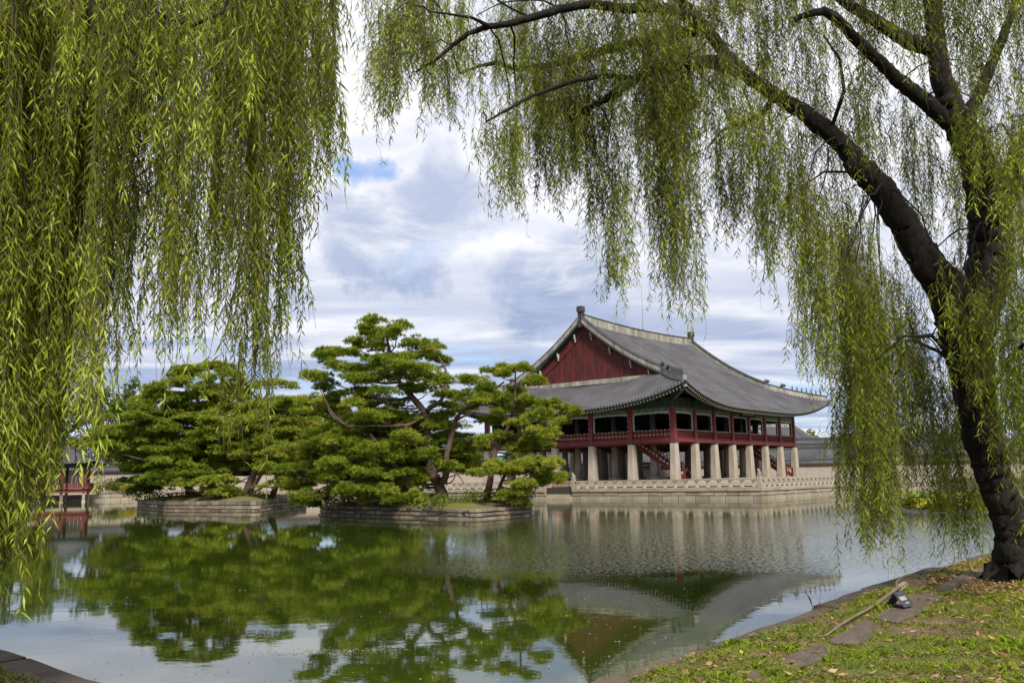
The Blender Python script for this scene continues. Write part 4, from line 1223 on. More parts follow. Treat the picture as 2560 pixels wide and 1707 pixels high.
def shrub(label, c, w_, h, group, mat=None, tb=.45, size=.10, per=150, n=9):
    root = empty('shrub', tuple(c), 0, label, 'shrub', group)
    mb = MB(); cl = []
    for k in range(n):
        a = rnd.uniform(0, 6.283); r = math.sqrt(rnd.random()) * w_
        q = np.array([r * math.cos(a), r * math.sin(a) * .7, h * rnd.uniform(.3, .8) * (1 - .4 * (r / w_) ** 2)])
        cl.append((q, rnd.uniform(.22, .36) * h + .12))
        mb.tube([(q[0] * .3, q[1] * .3, 0), tuple(q * np.array([.7, .7, .6])), tuple(q)], [.03, .02, .008], 4)
    mb.build('stems', BARK_DARK, root)
    V, T = leaf_clumps(cl, per, size, tb)
    fast_mesh('foliage', V, np.arange(len(V)).reshape(-1, 4), mat or LEAF, T, root)
    return root

# ------------------------------------------------------------------ the two pine islands
def island(poly_px, back, label, ztop, lv):
    P = [on_z(x, y, 0)[:2] for x, y in poly_px]
    poly = P + back(P)
    c = sum(poly) / len(poly)
    root = empty('island_wall', (c[0], c[1], 0), 0, label, 'stone wall', 'stone walls round the pine islands')
    loc = [(p[0] - c[0], p[1] - c[1]) for p in poly] ; loc.append(loc[0])
    mb = MB(); block_wall(mb, loc, lv, (.55, 1.15), 1, .4, jit=.04, gap=.065)
    mb.build('courses', STONE_DARK, root)
    b = MB(); b.prism([(x * .985, y * .985) for x, y in loc[:-1]], -.5, ztop - .12); b.build('fill', JOINT, root)
    b = MB(); n = len(poly); rings = []
    for k, dz in ((.975, -.06), (.85, .22), (.5, .42)): rings += [(p[0] * k, p[1] * k, ztop + dz) for p in loc[:-1]]
    fs = [(r_ * n + i, r_ * n + (i + 1) % n, (r_ + 1) * n + (i + 1) % n, (r_ + 1) * n + i) for r_ in range(2) for i in range(n)]
    fs += [(2 * n + i, 2 * n + (i + 1) % n, 3 * n) for i in range(n)]
    b.add(rings + [(0, 0, ztop + .5)], fs)
    tag(b.build('island_ground', GROUND, smooth=True, loc=(c[0], c[1], 0)), kind='structure')
    return poly, c
isl1, c1 = island([(798, 1287), (1190, 1299), (1334, 1287)], lambda P: [P[2] + (P[0] - P[1]) * .98], 'stone block wall round the nearer pine island', .56, [(-.4, .13, -.06), (.13, .36, 0), (.36, .60, .02)])
isl2, c2 = island([(342, 1270), (417, 1276), (640, 1277), (692, 1269)], lambda P: [P[3] + np.array([1, 7.]), P[0] + np.array([0, 6.])], 'stone block wall round the farther pine island, left', .75, [(-.4, .12, -.06), (.12, .45, 0), (.45, .82, .02)])

def crop5(x, y): return 740 + x / 2.852, 780 + y / 2.852
def mkpads(lst, depth, dj, fx=crop5, sc=2.852, grow=1.0):
    out = []
    for x, y, hw, hh in lst:
        X, Y = fx(x, y); D = depth + rnd.uniform(-dj, dj)
        out.append((at(X, Y + 2, D), hw / sc / F * D * grow, hh / sc / F * D * 1.0))
    return out
def envelope_pads(top, bot, depth, dj, step, hw, hh, skip=.2):
    """rows of pads that fill the outline between a top and a bottom line"""
    xs = [p[0] for p in top]; out = []
    y = min(p[1] for p in top)
    while y < max(p[1] for p in bot):
        x = xs[0] + rnd.uniform(0, hw)
        while x < xs[-1]:
            yt = np.interp(x, xs, [p[1] for p in top]); yb = np.interp(x, [p[0] for p in bot], [p[1] for p in bot])
            if yt - 2 < y < yb and rnd.random() > skip:
                D = depth + rnd.uniform(-dj, dj); q = rnd.uniform(.7, 1.25)
                out.append((at(x, y + rnd.uniform(-5, 5) + 4, D), hw * q / F * D, hh * q / F * D))
            x += hw * rnd.uniform(.9, 1.6)
        y += step * rnd.uniform(.85, 1.15)
    return out
G1 = 'pines on the nearer island'
PA = [(690, 90, 125, 40), (560, 150, 130, 40), (430, 205, 80, 30), (620, 195, 110, 35), (310, 268, 120, 30), (190, 295, 85, 26), (420, 290, 100, 35),
      (890, 238, 135, 36), (790, 300, 130, 38), (960, 300, 80, 30), (1030, 335, 52, 24), (590, 325, 110, 35), (610, 250, 90, 40), (730, 130, 90, 30), (520, 100, 55, 25),
      (260, 375, 110, 32), (400, 390, 120, 38), (560, 390, 120, 40), (760, 380, 130, 40), (920, 390, 100, 32), (700, 340, 100, 35),
      (130, 450, 75, 26), (230, 470, 120, 38), (380, 470, 120, 40), (510, 480, 95, 32), (650, 455, 110, 35), (820, 445, 125, 40), (950, 450, 120, 40), (1040, 480, 70, 32),
      (190, 540, 95, 30), (330, 565, 110, 32), (455, 555, 100, 34), (640, 560, 100, 35), (800, 535, 80, 30), (960, 540, 120, 42), (1070, 570, 80, 36),
      (390, 650, 130, 38), (520, 640, 90, 32), (300, 690, 70, 26), (690, 640, 100, 34), (1080, 650, 120, 38),
      (500, 725, 140, 40), (640, 710, 110, 38), (800, 740, 110, 36), (980, 790, 110, 36), (760, 800, 120, 42), (560, 820, 140, 44), (620, 915, 140, 46), (800, 900, 140, 44), (960, 905, 110, 42), (1080, 900, 120, 44),
      (1200, 930, 120, 42), (1280, 960, 80, 36), (1200, 1000, 140, 44), (1080, 1000, 140, 44), (930, 1005, 110, 46), (780, 1025, 120, 46), (640, 1120, 140, 44), (800, 1140, 120, 42), (1240, 1085, 120, 38), (1310, 1130, 90, 34), (880, 1195, 80, 34), (1120, 1100, 90, 30), (700, 1205, 120, 40)]
PA += [(1200, 470, 60, 26), (1280, 480, 120, 34), (1370, 520, 80, 30), (1400, 410, 55, 24), (1340, 540, 95, 32), (1200, 600, 100, 34), (1290, 625, 90, 30), (1380, 600, 70, 26)]
D1 = 53.5
tA = [(pxline([(1110, 1262, 0), (1106, 1235, 0), (1094, 1206, .1), (1080, 1185, .2), (1073, 1159, .2), (1070, 1120, 0), (1069, 1082, -.2), (1066, 1055, -.3), (1064, 1032, -.3), (1045, 1010, -.2), (1027, 990, 0), (1012, 970, .2), (1000, 955, .3), (988, 925, .2), (978, 890, 0), (970, 860, 0), (965, 830, 0)], D1), .40, .07),
      (pxline([(1064, 1032, -.3), (1075, 1018, -.5), (1090, 1011, -.8), (1103, 1001, -1), (1112, 980, -.8), (1118, 950, -.4), (1112, 915, 0), (1095, 890, .4)], D1), .19, .05),
      (pxline([(1094, 1206, .1), (1110, 1203, -.4), (1117, 1180, -.8), (1115, 1159, -1), (1118, 1130, -1), (1126, 1102, -.8), (1133, 1075, -.6), (1140, 1046, -.6), (1155, 1028, -.9), (1176, 1014, -1.2), (1200, 1000, -1.2), (1225, 980, -.8), (1260, 955, 0)], D1), .24, .05),
      (pxline([(1140, 1050, -.6), (1160, 1040, -1.4), (1190, 1033, -2.0)], D1), .10, .03),
      (pxline([(1064, 1040, -.3), (1020, 1062, -1.5), (975, 1065, -2.2), (930, 1064, -2.6), (870, 1066, -2.8)], D1), .12, .03),
      (pxline([(1117, 1172, -.8), (1135, 1180, -1.6), (1150, 1192, -2.2), (1160, 1208, -2.4)], D1), .08, .02)]
pine('tall spreading pine, highest of those in front of the pavilion', tA, mkpads(PA, D1 - .2, 2.6) + envelope_pads([(850, 1060), (900, 1030), (1000, 1020), (1100, 1040), (1180, 1070)], [(850, 1190), (950, 1225), (1040, 1190), (1100, 1170), (1180, 1190)], D1 + 2.5, 1.5, 20, 44, 14, .3), G1, fill=.6)
PB = [(400, 760, 120, 38), (350, 860, 130, 44), (250, 920, 130, 44), (430, 930, 140, 46), (600, 1030, 140, 46), (400, 1040, 130, 46), (300, 1080, 130, 38), (480, 1120, 140, 44), (560, 1245, 150, 44), (420, 1270, 120, 38), (300, 1262, 100, 36), (620, 1320, 140, 36), (740, 1330, 100, 30), (520, 960, 120, 44), (700, 980, 110, 44), (330, 980, 110, 40), (520, 1180, 110, 40), (250, 1170, 90, 34)]
tB = [(pxline([(1050, 1258, 0), (1035, 1230, 0), (1022, 1208, -.2), (1000, 1180, -.5), (975, 1150, -.8), (950, 1115, -1), (925, 1085, -1)], D1 - 1.2), .36, .07),
      (pxline([(1000, 1180, -.5), (960, 1185, -1.4), (915, 1185, -2)], D1 - 1.2), .12, .04)]
pine('low dark pine leaning left with boughs over the island wall', tB, mkpads(PB, D1 - 1.6, 2.2), G1, tbase=.42)
PC = [(100, 940, 120, 38), (60, 1020, 110, 38), (120, 1100, 130, 42), (60, 1180, 120, 38), (180, 1170, 120, 38), (60, 1280, 95, 32), (20, 1340, 60, 22), (180, 1010, 110, 38), (-40, 1110, 110, 36), (-60, 950, 100, 34), (-30, 1230, 90, 32), (150, 870, 100, 34)]
tC = [(pxline([(917, 1248, 0), (893, 1214, 0), (880, 1187, -.2), (862, 1150, -.3), (845, 1112, -.3), (830, 1085, -.2)], D1 + 2.5), .24, .06),
      (pxline([(880, 1187, -.2), (840, 1205, -1), (800, 1222, -1.6), (765, 1238, -2)], D1 + 2.5), .12, .03)]
pine('pine leaning left off the nearer island, its low boughs reaching over open water', tC, mkpads(PC, D1 + 2, 1.8), G1, tbase=.5)
PD = [(1560, 400, 70, 28), (1620, 380, 45, 22), (1460, 430, 60, 24), (1560, 560, 95, 32), (1660, 480, 62, 26), (1480, 650, 110, 32), (1640, 620, 85, 28), (1450, 770, 110, 36), (1600, 780, 110, 36), (1700, 735, 85, 30), (1400, 880, 110, 36), (1510, 890, 105, 36), (1640, 890, 100, 32), (1720, 830, 80, 28), (1790, 770, 70, 28), (1800, 850, 75, 26), (1560, 700, 80, 28), (1700, 660, 70, 26), (1880, 760, 70, 26), (1850, 660, 60, 24), (1930, 690, 50, 22), (1700, 930, 80, 28), (1570, 960, 90, 30)]
tD = [(pxline([(1215, 1252, 0), (1225, 1200, 0), (1232, 1150, 0), (1240, 1120, .1), (1253, 1100, .2), (1262, 1085, .2), (1272, 1062, .2), (1280, 1035, 0), (1286, 1010, 0), (1288, 975, 0), (1288, 940, 0), (1292, 918, 0)], D1 - 1), .22, .035),
      (pxline([(1250, 1105, .2), (1290, 1085, -.6), (1330, 1070, -1.0), (1370, 1052, -1.2)], D1 - 1), .09, .03)]
pine('slender open pine in front of the left end of the pavilion railing', tD, mkpads(PD, D1 - 1, 1.5, grow=.78), G1, tbase=.56, dens=.8)
PE = [(1480, 1110, 115, 32), (1600, 1085, 110, 30), (1700, 1060, 80, 26), (1560, 1130, 100, 30), (1690, 1120, 90, 26), (1780, 1080, 60, 22), (1600, 1210, 100, 30), (1700, 1195, 90, 28), (1530, 1300, 80, 34), (1590, 1330, 70, 30), (1840, 1060, 50, 18), (1790, 1175, 70, 24), (1420, 1090, 70, 28), (1860, 1190, 40, 16)]
tE = [(pxline([(1236, 1250, 0), (1246, 1225, 0), (1256, 1200, 0), (1264, 1184, -.1), (1280, 1170, -.3), (1310, 1160, -.5)], D1 - 2.5), .15, .05),
      (pxline([(1256, 1218, 0), (1280, 1230, -.6), (1310, 1228, -1), (1345, 1215, -1.2)], D1 - 2.5), .08, .03)]
pine('small bright pine leaning right over the water at the end of the nearer island', tE, mkpads(PE, D1 - 2.8, 1.1, grow=.82), G1, tbase=.66)

G2 = 'pines on the farther island'
D2 = 79.0
pine('broad domed pine, tallest on the farther island', [(pxline([(530, 1248, 0), (528, 1200, 0), (530, 1150, 0), (524, 1090, 0), (526, 1040, 0), (522, 990, 0), (524, 940, 0), (520, 915, 0)], D2), .42, .09),
      (pxline([(528, 1060), (500, 1010), (470, 970), (455, 930)], D2), .16, .05), (pxline([(528, 1060), (560, 1010), (600, 970), (610, 945)], D2), .16, .05)],
     envelope_pads([(355, 1010), (395, 950), (430, 905), (480, 893), (545, 898), (600, 915), (640, 935), (670, 985)], [(355, 1030), (400, 1060), (450, 1080), (600, 1080), (640, 1050), (670, 1000)], D2, 3.0, 20, 40, 12, .22), G2, ln=.27, wd=.06, clump=.36, dens=.72, tbase=.48)
pine('wide low pine with dark boughs at the left end of the farther island', [(pxline([(500, 1246, 0), (478, 1225, 0), (452, 1203, 0), (437, 1190, 0), (420, 1160, 0), (400, 1120, 0), (380, 1090, 0)], D2 - 2), .30, .08),
      (pxline([(478, 1225), (470, 1190), (455, 1140), (440, 1100)], D2 - 2), .18, .05)],
     envelope_pads([(225, 1085), (260, 1060), (320, 1040), (400, 1050), (470, 1070), (510, 1090)], [(225, 1105), (270, 1128), (325, 1150), (370, 1195), (420, 1212), (470, 1200), (510, 1150)], D2 - 2.5, 2.6, 19, 42, 12, .2), G2, ln=.27, wd=.06, clump=.36, dens=.72, tbase=.38)
pine('pine with two thick dark trunks leaning right on the farther island', [(pxline([(612, 1246, 0), (622, 1215, 0), (634, 1185, 0), (646, 1140, 0), (656, 1100, 0), (664, 1050, 0), (668, 1000, 0)], D2 - 3), .40, .09),
      (pxline([(616, 1243, 0), (640, 1205, -.5), (658, 1175, -.8), (676, 1140, -.8), (690, 1100, -.5)], D2 - 3), .26, .06), (pxline([(626, 1232), (650, 1222), (672, 1205), (700, 1190)], D2 - 3.4), .12, .04)],
     envelope_pads([(540, 1090), (580, 1070), (640, 990), (690, 985), (740, 1000), (780, 1035)], [(540, 1180), (600, 1175), (640, 1160), (700, 1215), (760, 1200), (780, 1150)], D2 - 3, 2.6, 20, 40, 12, .24), G2, ln=.27, wd=.06, clump=.36, dens=.72, tbase=.5)
pine('yellowish pine between the two islands, right of the double trunk', [(pxline([(676, 1250, 0), (690, 1215, 0), (712, 1170, 0), (728, 1110, 0), (742, 1050, 0), (752, 995, 0)], D2 - 1), .30, .07)],
     envelope_pads([(690, 960), (705, 935), (740, 945), (775, 950), (800, 985), (820, 1040)], [(690, 1120), (740, 1150), (790, 1160), (820, 1130)], D2 - 1, 2.4, 20, 38, 12, .24), G2, ln=.27, wd=.06, clump=.36, dens=.72, tbase=.6)
pine('small low pine hanging over the wall of the farther island', [(pxline([(560, 1248, 0), (550, 1225, 0), (530, 1205, -.4), (500, 1190, -.8)], D2 - 5), .14, .05)],
     envelope_pads([(405, 1205), (440, 1195), (500, 1180), (560, 1190), (590, 1205)], [(405, 1215), (440, 1245), (500, 1250), (560, 1245), (590, 1225)], D2 - 5, 1.2, 18, 34, 10, .25), G2, ln=.25, wd=.055, clump=.32, dens=.8, tbase=.42)

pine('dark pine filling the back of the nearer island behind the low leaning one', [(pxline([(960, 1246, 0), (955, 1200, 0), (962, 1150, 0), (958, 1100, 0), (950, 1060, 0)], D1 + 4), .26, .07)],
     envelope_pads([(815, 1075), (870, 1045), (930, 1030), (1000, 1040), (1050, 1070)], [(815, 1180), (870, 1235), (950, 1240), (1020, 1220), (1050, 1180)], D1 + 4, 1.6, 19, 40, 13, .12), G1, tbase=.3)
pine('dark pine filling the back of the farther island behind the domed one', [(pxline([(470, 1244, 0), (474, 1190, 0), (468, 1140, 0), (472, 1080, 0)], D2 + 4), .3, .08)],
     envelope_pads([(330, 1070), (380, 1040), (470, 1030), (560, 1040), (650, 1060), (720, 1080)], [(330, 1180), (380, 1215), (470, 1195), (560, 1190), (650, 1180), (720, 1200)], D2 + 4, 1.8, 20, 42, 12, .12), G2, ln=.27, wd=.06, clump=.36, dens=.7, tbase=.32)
G3 = 'trees on the far bank'
for lb, px, yt, yb, D, wpx, mt, tb, n, bare in [
    ('rounded yellow green tree leaning over the waterside pavilion', 96, 1058, 1238, 131.5, 52, LEAF_Y, .45, 50, 0),
    ('tall green tree above the waterside pavilion roof', 120, 930, 1225, 148, 95, LEAF, .62, 40, 0),
    ('dark green tree right of the waterside pavilion roof', 240, 945, 1230, 150, 75, LEAF, .38, 36, 0),
    ('tall thin leafed tree rising above the left end of the farther pines', 300, 915, 1230, 158, 62, LEAF, .55, 44, 0),
    ('olive yellow tree left of the farther island', 300, 1040, 1228, 146, 62, LEAF_Y, .30, 34, 0),
    ('green tree at the left edge behind the hanging willow', 40, 930, 1225, 150, 75, LEAF, .5, 40, 0),
    ('green tree filling the gap behind the double trunked pine', 610, 1010, 1225, 158, 70, LEAF, .5, 40, 0),
    ('pale drooping tree behind the farther island', 640, 1020, 1225, 165, 50, LEAF_Y, .25, 34, 0),
    ('green tree behind the gap between the islands', 760, 1020, 1225, 158, 60, LEAF, .45, 36, 0),
    ('green tree behind the left part of the tall spreading pine', 880, 1040, 1220, 160, 65, LEAF, .42, 36, 0),
    ('green tree behind the trunk of the tall spreading pine', 1010, 1080, 1220, 162, 65, LEAF, .48, 36, 0),
    ('green tree behind the slender open pine', 1180, 1075, 1215, 164, 60, LEAF, .45, 36, 0),
    ('green tree seen under the pavilion floor at its left end', 1310, 1090, 1210, 172, 55, LEAF, .55, 34, 0),
    ('yellow green tree seen under the pavilion floor left of the long roof', 1400, 1110, 1205, 174, 40, LEAF_Y, .3, 28, 0),
    ('green tree beside the hall roof right of the last pavilion column', 2040, 1066, 1190, 205, 45, LEAF, .66, 34, 0),
    ('olive tree behind the corridor roof, right of the hall', 2110, 1080, 1190, 205, 45, LEAF_Y, .22, 34, 0),
    ('green tree far behind the right willow strands', 2200, 1085, 1190, 200, 60, LEAF, .5, 34, 0),
    ('orange tinged tree far behind the leaning trunk', 2330, 1045, 1185, 190, 40, LEAF_Y, .85, 30, 0),
    ('dark tree far behind the leaning trunk at the right edge', 2480, 1060, 1180, 190, 70, LEAF, .4, 34, 0)]:
    broad_tree(lb, px, yt, yb, D, wpx, G3, mt, tb, n=n, bare=bare, lean=(3.6, -8.5) if 'leaning over' in lb else (0, 0))
G4 = 'shrubs on the far left bank'
for lb, px, py, D, w_, h, mt, tb in [('olive shrub right of the waterside pavilion', 262, 1226, 136, 2.8, 3.2, LEAF_Y, .25), ('dark shrub between olive and orange ones on the far bank', 305, 1228, 136, 2.0, 2.6, LEAF, .35),
                             ('orange tinged shrub left of the farther island', 340, 1230, 134, 2.4, 2.4, LEAF_Y, .75), ('low olive shrub behind the willow strands on the far left bank', 85, 1226, 128, 2.6, 2.2, LEAF_Y, .3)]:
    p = at(px, py, D); shrub(lb, (p[0], p[1], .8), w_, h, G4, mt, tb, .16, 70, 14)
G5 = 'undergrowth shrubs on the pine islands'
def on_isl(px, py, z=.75): p = on_z(px, py, z); return p
for lb, px, D, w_, h, mt, tb in [
    ('ivy like shrub spilling over the left end of the nearer island wall', 815, 59.5, 1.1, 1.1, LEAF, .3), ('low bush behind the wall under the leaning dark pine', 880, 57, 1.5, 1.0, LEAF, .4),
    ('leafy bush on the nearer island, left of the thick leaning trunk', 960, 54.5, 1.4, .9, LEAF, .35), ('light green bush between the two trunks of the nearer island', 1062, 52, 1.2, 1.1, LEAF, .62),
    ('broad light bush right of the tall pine trunk', 1150, 50.8, 1.5, 1.0, LEAF, .66), ('yellow green bush on the right half of the nearer island', 1195, 51.5, 1.5, 1.2, LEAF_Y, .22),
    ('dark bush at the right end of the nearer island', 1290, 52.5, .9, 1.3, LEAF, .25), ('low growth on the front edge of the nearer island wall', 1095, 50.6, 1.4, .6, LEAF, .5)]:
    p = at(px, 1240, D); shrub(lb, (p[0], p[1], .55), w_, h, G5, mt, tb, .085, 190, 14)
for lb, px, D, w_, h, mt, tb in [
    ('dark bush at the left end of the farther island wall', 355, 83, 1.7, 1.7, LEAF, .3), ('low bush under the boughs of the farther island', 430, 78, 1.6, 1.1, LEAF, .4),
    ('green bush at the foot of the double trunk', 585, 75, 1.5, 1.0, LEAF, .5), ('low bush near the right end of the farther island', 655, 75.5, 1.3, .9, LEAF, .42), ('bush in the middle of the farther island', 505, 77, 1.6, 1.2, LEAF, .35)]:
    p = at(px, 1245, D); shrub(lb, (p[0], p[1], .7), w_, h, G5, mt, tb, .11, 130, 12)
# ------------------------------------------------------------------ the two weeping willows
WILLOW = leafy('willow_leaves', [(0.0, (0.042, 0.052, 0.006)), (0.35, (0.12, 0.148, 0.011)), (0.7, (0.235, 0.29, 0.022)), (0.95, (0.40, 0.47, 0.07)), (1.0, (0.42, 0.26, 0.02))], 0.24, 0.5, tcol=(1.35, 1.25, 0.35))
TWIG = plain('willow_twig', (0.13, 0.11, 0.045), (0.07, 0.055, 0.03), 0.8, 8)
BARK_W = plain('willow_bark', (0.019, 0.014, 0.011), (0.0026, 0.0023, 0.002), 0.95, 4.5, 9, 1.0, 8, stretch=(1, 1, 0.25), contrast=(0.44, 0.72), bdist=.08)

class Strands:
    """hanging leafy shoots gathered into one crown"""
    def __init__(s, gap=.032, ln=.112, wd=.0160, op=.75, walk=.018, side=1.9, so=.30):
        s.op, s.walk, s.side, s.so = op, walk, side, so
        s.V = []; s.T = []; s.SV = []; s.SF = []; s.ns = 0; s.gap = gap; s.ln = ln; s.wd = wd
    def add(s, top, length, tint, sway=None, dens=1.0, bare=0.06, out=None, shoots=True):
        n = max(5, int(length / .16)); t = np.linspace(0, 1, n + 1)
        sw = (sway if sway is not None else rng.normal(0, .05, 2)) * length ** .7 + rng.normal(0, .022, 2) * length ** .7
        wk = np.cumsum(rng.normal(0, s.walk, (n + 1, 2)), 0); wk -= wk[0]
        X = top[0] + sw[0] * t ** 1.4 + wk[:, 0]; Y = top[1] + sw[1] * t ** 1.4 + wk[:, 1]
        Z = top[2] - length * t
        if out is not None:
            g = (1 - np.exp(-3 * t)); X = X + out[0] * g; Y = Y + out[1] * g; Z = Z + .3 * length * t * (1 - t)
        C = np.stack([X, Y, Z], 1)
        # shoot: a thin three sided stem
        r = .0020 * (1 - .6 * t) + .0007
        k = len(C); ring = np.array([[1, 0], [-.5, .87], [-.5, -.87]])
        SV = np.empty((k, 3, 3)); SV[:, :, :2] = C[:, None, :2] + ring[None] * r[:, None, None]; SV[:, :, 2] = C[:, None, 2]
        idx = (np.arange(k - 1)[:, None] * 3 + np.arange(3)[None]); idn = (np.arange(k - 1)[:, None] * 3 + (np.arange(3)[None] + 1) % 3)
        s.SF.append(np.stack([idx, idn, idn + 3, idx + 3], -1).reshape(-1, 4) + s.ns); s.SV.append(SV.reshape(-1, 3)); s.ns += 3 * k
        m = int(length * (1 - bare) / s.gap * dens)
        if m < 3: return
        ph = rng.uniform(0, 6.28); u = bare + (1 - bare) * (np.arange(m) + rng.uniform(-.3, .3, m)) / m; u = np.clip(u, 0, 1)
        u = u[(np.sin(u * length * 7.5 + ph) + .6 * np.sin(u * length * 17 + 2 * ph) > -.75 + .5 * rng.normal(0, 1, m) * .4)]; m = len(u)
        if m < 3: return
        P = np.stack([np.interp(u, t, X), np.interp(u, t, Y), np.interp(u, t, Z)], 1)
        az = np.arange(m) * 2.4 + rng.normal(0, .6, m); op = rng.normal(s.op, .24, m)
        D = np.stack([np.sin(op) * np.cos(az), np.sin(op) * np.sin(az), -np.cos(op)], 1)
        S = unit(np.cross(D, unit(rng.normal(0, 1, (m, 3)))))
        L = s.ln * rng.uniform(.45, 1.25, (m, 1)) * np.where(u > .93, .7, 1)[:, None]; W = s.wd * rng.uniform(.75, 1.15, (m, 1))
        dr = np.array([0, 0, -.25]) * L
        V = np.empty((m, 4, 3)); V[:, 0] = P; V[:, 1] = P + D * L * .38 - S * W * .5; V[:, 2] = P + D * L + dr * .5; V[:, 3] = P + D * L * .38 + S * W * .5
        s.V.append(V.reshape(-1, 3)); tt = np.clip(tint - .10 + .32 * u ** 2 * (length < 1.2) + rng.normal(0, .10, m), 0, .93); tt[rng.random(m) < .002] = 1
        s.T.append(np.repeat(tt, 4))
        if shoots and length > .7:               # short side shoots
            for _ in range(rng.poisson(length * s.side)):
                a = rng.uniform(0, 6.283); q = int(rng.integers(1, n)); o_ = rng.uniform(.05, s.so)
                s.add(C[q], rng.uniform(.22, .75), tint + rng.normal(.05, .08), np.zeros(2), dens, .12, (math.cos(a) * o_, math.sin(a) * o_), False)
    def build(s, parent, o):
        V = np.concatenate(s.V) - o; SV = np.concatenate(s.SV) - o
        print('leaves', len(V) // 4)
        return fast_mesh('crown', V, np.arange(len(V)).reshape(-1, 4), WILLOW, np.concatenate(s.T), parent, (SV, np.concatenate(s.SF), TWIG))

def clump(S, x, hw, ytop, ybot, n, D, dd=.35, tint=.5, stag=.28, dens=1.0, top_fn=None):
    sway = rng.normal(0, .03, 2)
    for _ in range(n):
        X = x + rnd.gauss(0, .55) * hw; d = D + rnd.uniform(-dd, dd)
        yb = ybot - abs(rnd.gauss(0, 1)) * stag * min(260, ybot - ytop) ; yt = ytop + rnd.uniform(-60, 60)
        if yb - yt < 60: yb = yt + 60 + rnd.random() * 60
        a = at(X + rnd.gauss(0, 6), yt, d); L = (yb - yt) / F * d
        S.add(a, L, tint + rnd.gauss(0, .11), dens=dens, sway=sway)

# --- right willow, growing on the bank
DW = 13.0
tb_ = px_bank(2545, 1455)
wr = empty('weeping_willow', tuple(tb_), 0, 'weeping willow with a dark leaning forked trunk on the right bank', 'willow tree', 'weeping willows over the near bank')
o_w = np.array(tb_)
DW = float(o_w[1]) / 1.0
def WP(x, y, d=0.0): return at(x, y, DW + d) - o_w
mb = MB()
def trunk(pts, radii, n=18, rough=.045):
    P = [WP(*p) for p in pts]
    # finer rings with bark relief
    out = []; rr = []
    for i in range(len(P) - 1):
        k = 8
        for q in range(k):
            t = q / k; out.append(P[i] + (P[i + 1] - P[i]) * t + np.array([rnd.uniform(-1, 1), rnd.uniform(-1, 1), rnd.uniform(-1, 1)]) * radii[i] * .09); rr.append(radii[i] + (radii[i + 1] - radii[i]) * t)
    out.append(P[-1]); rr.append(radii[-1])
    mb.tube(out, rr, n, rough=rough, ridge=.20)
px_r = lambda w_: w_ / 2 / F * DW
tree_limbs = []
def limb(pts, w0, w1, n=10):
    k = len(pts); rad = [px_r(w0 + (w1 - w0) * i / (k - 1)) for i in range(k)]
    trunk(pts, rad, n); tree_limbs.append([WP(*p) for p in pts])
trunk([(2549, 1485), (2547, 1462), (2545, 1440), (2544, 1415), (2543, 1390), (2537, 1336), (2520, 1280), (2498, 1224), (2478, 1168), (2462, 1112), (2448, 1040), (2437, 970), (2426, 900), (2415, 830), (2406, 775)], [px_r(v) for v in (190, 158, 134, 116, 102, 88, 82, 80, 82, 88, 94, 100, 108, 124, 142)], 26)
trunk([(2408, 800), (2372, 730), (2335, 680), (2290, 610), (2245, 540), (2200, 470), (2150, 420), (2110, 365), (2060, 320), (2000, 275), (1935, 235), (1880, 200), (1835, 160), (1800, 120), (1770, 75), (1740, 40), (1690, -10), (1640, -80)],
      [px_r(v) for v in (120, 98, 84, 74, 68, 64, 58, 46, 44, 40, 36, 34, 32, 30, 27, 24, 20, 12)])
tree_limbs.append([WP(x, y) for x, y in ((2110, 365), (2060, 320), (2000, 275), (1935, 235), (1880, 200), (1835, 160), (1800, 120), (1770, 75), (1740, 40), (1690, -10), (1640, -80))])
trunk([(2430, 830), (2448, 760), (2465, 700), (2478, 640), (2478, 560), (2468, 490), (2448, 420), (2420, 350), (2385, 290), (2360, 220), (2345, 150), (2338, 80), (2332, 0), (2325, -100), (2300, -220)], [px_r(v) for v in (112, 108, 104, 100, 98, 94, 88, 78, 66, 54, 46, 44, 42, 36, 24)])
tree_limbs.append([WP(x, y) for x, y in ((2420, 350), (2385, 290), (2360, 220), (2345, 150), (2338, 80), (2332, 0), (2325, -100), (2300, -220))])
limb([(1850, 175, 0), (1820, 165, 0), (1780, 155, -.2), (1710, 160, -.4), (1650, 170, -.6), (1585, 200, -.8), (1540, 235, -.9), (1490, 260, -1), (1440, 290, -1), (1420, 300, -1)], 40, 10)
limb([(1775, 75, 0), (1720, 80, .3), (1660, 90, .5), (1590, 105, .7), (1500, 130, .9), (1420, 150, 1), (1350, 170, 1), (1290, 172, 1), (1240, 158, 1), (1200, 165, 1), (1150, 185, 1)], 34, 6)
limb([(1750, 55, 0), (1700, 35, -.3), (1640, 18, -.5), (1560, 22, -.8), (1480, 10, -1), (1400, 22, -1.2), (1330, 45, -1.3), (1280, 58, -1.3), (1215, 68, -1.3), (1170, 85, -1.3), (1130, 115, -1.2), (1090, 150, -1.2), (1040, 180, -1.1)], 30, 5)
limb([(1225, 66, -1.3), (1180, 45, -1.5), (1120, 35, -1.6), (1075, 30, -1.7)], 9, 3)
limb([(1640, 18, -.5), (1560, -30, -.2), (1450, -80, .3), (1300, -110, .8), (1150, -110, 1.2), (1020, -80, 1.5), (960, -40, 1.6), (930, 0, 1.6)], 24, 5)
limb([(2408, 335, 0), (2365, 300, 0), (2310, 252, -.1), (2250, 205, -.2), (2210, 165, -.3), (2150, 110, -.5), (2090, 45, -.8), (2060, 28, -.9), (2020, 35, -1), (1985, 50, -1)], 46, 12)
limb([(2330, 120, 0), (2270, 105, .2), (2200, 60, .4), (2140, 25, .6), (2090, -10, .8), (2000, -70, 1)], 44, 18)
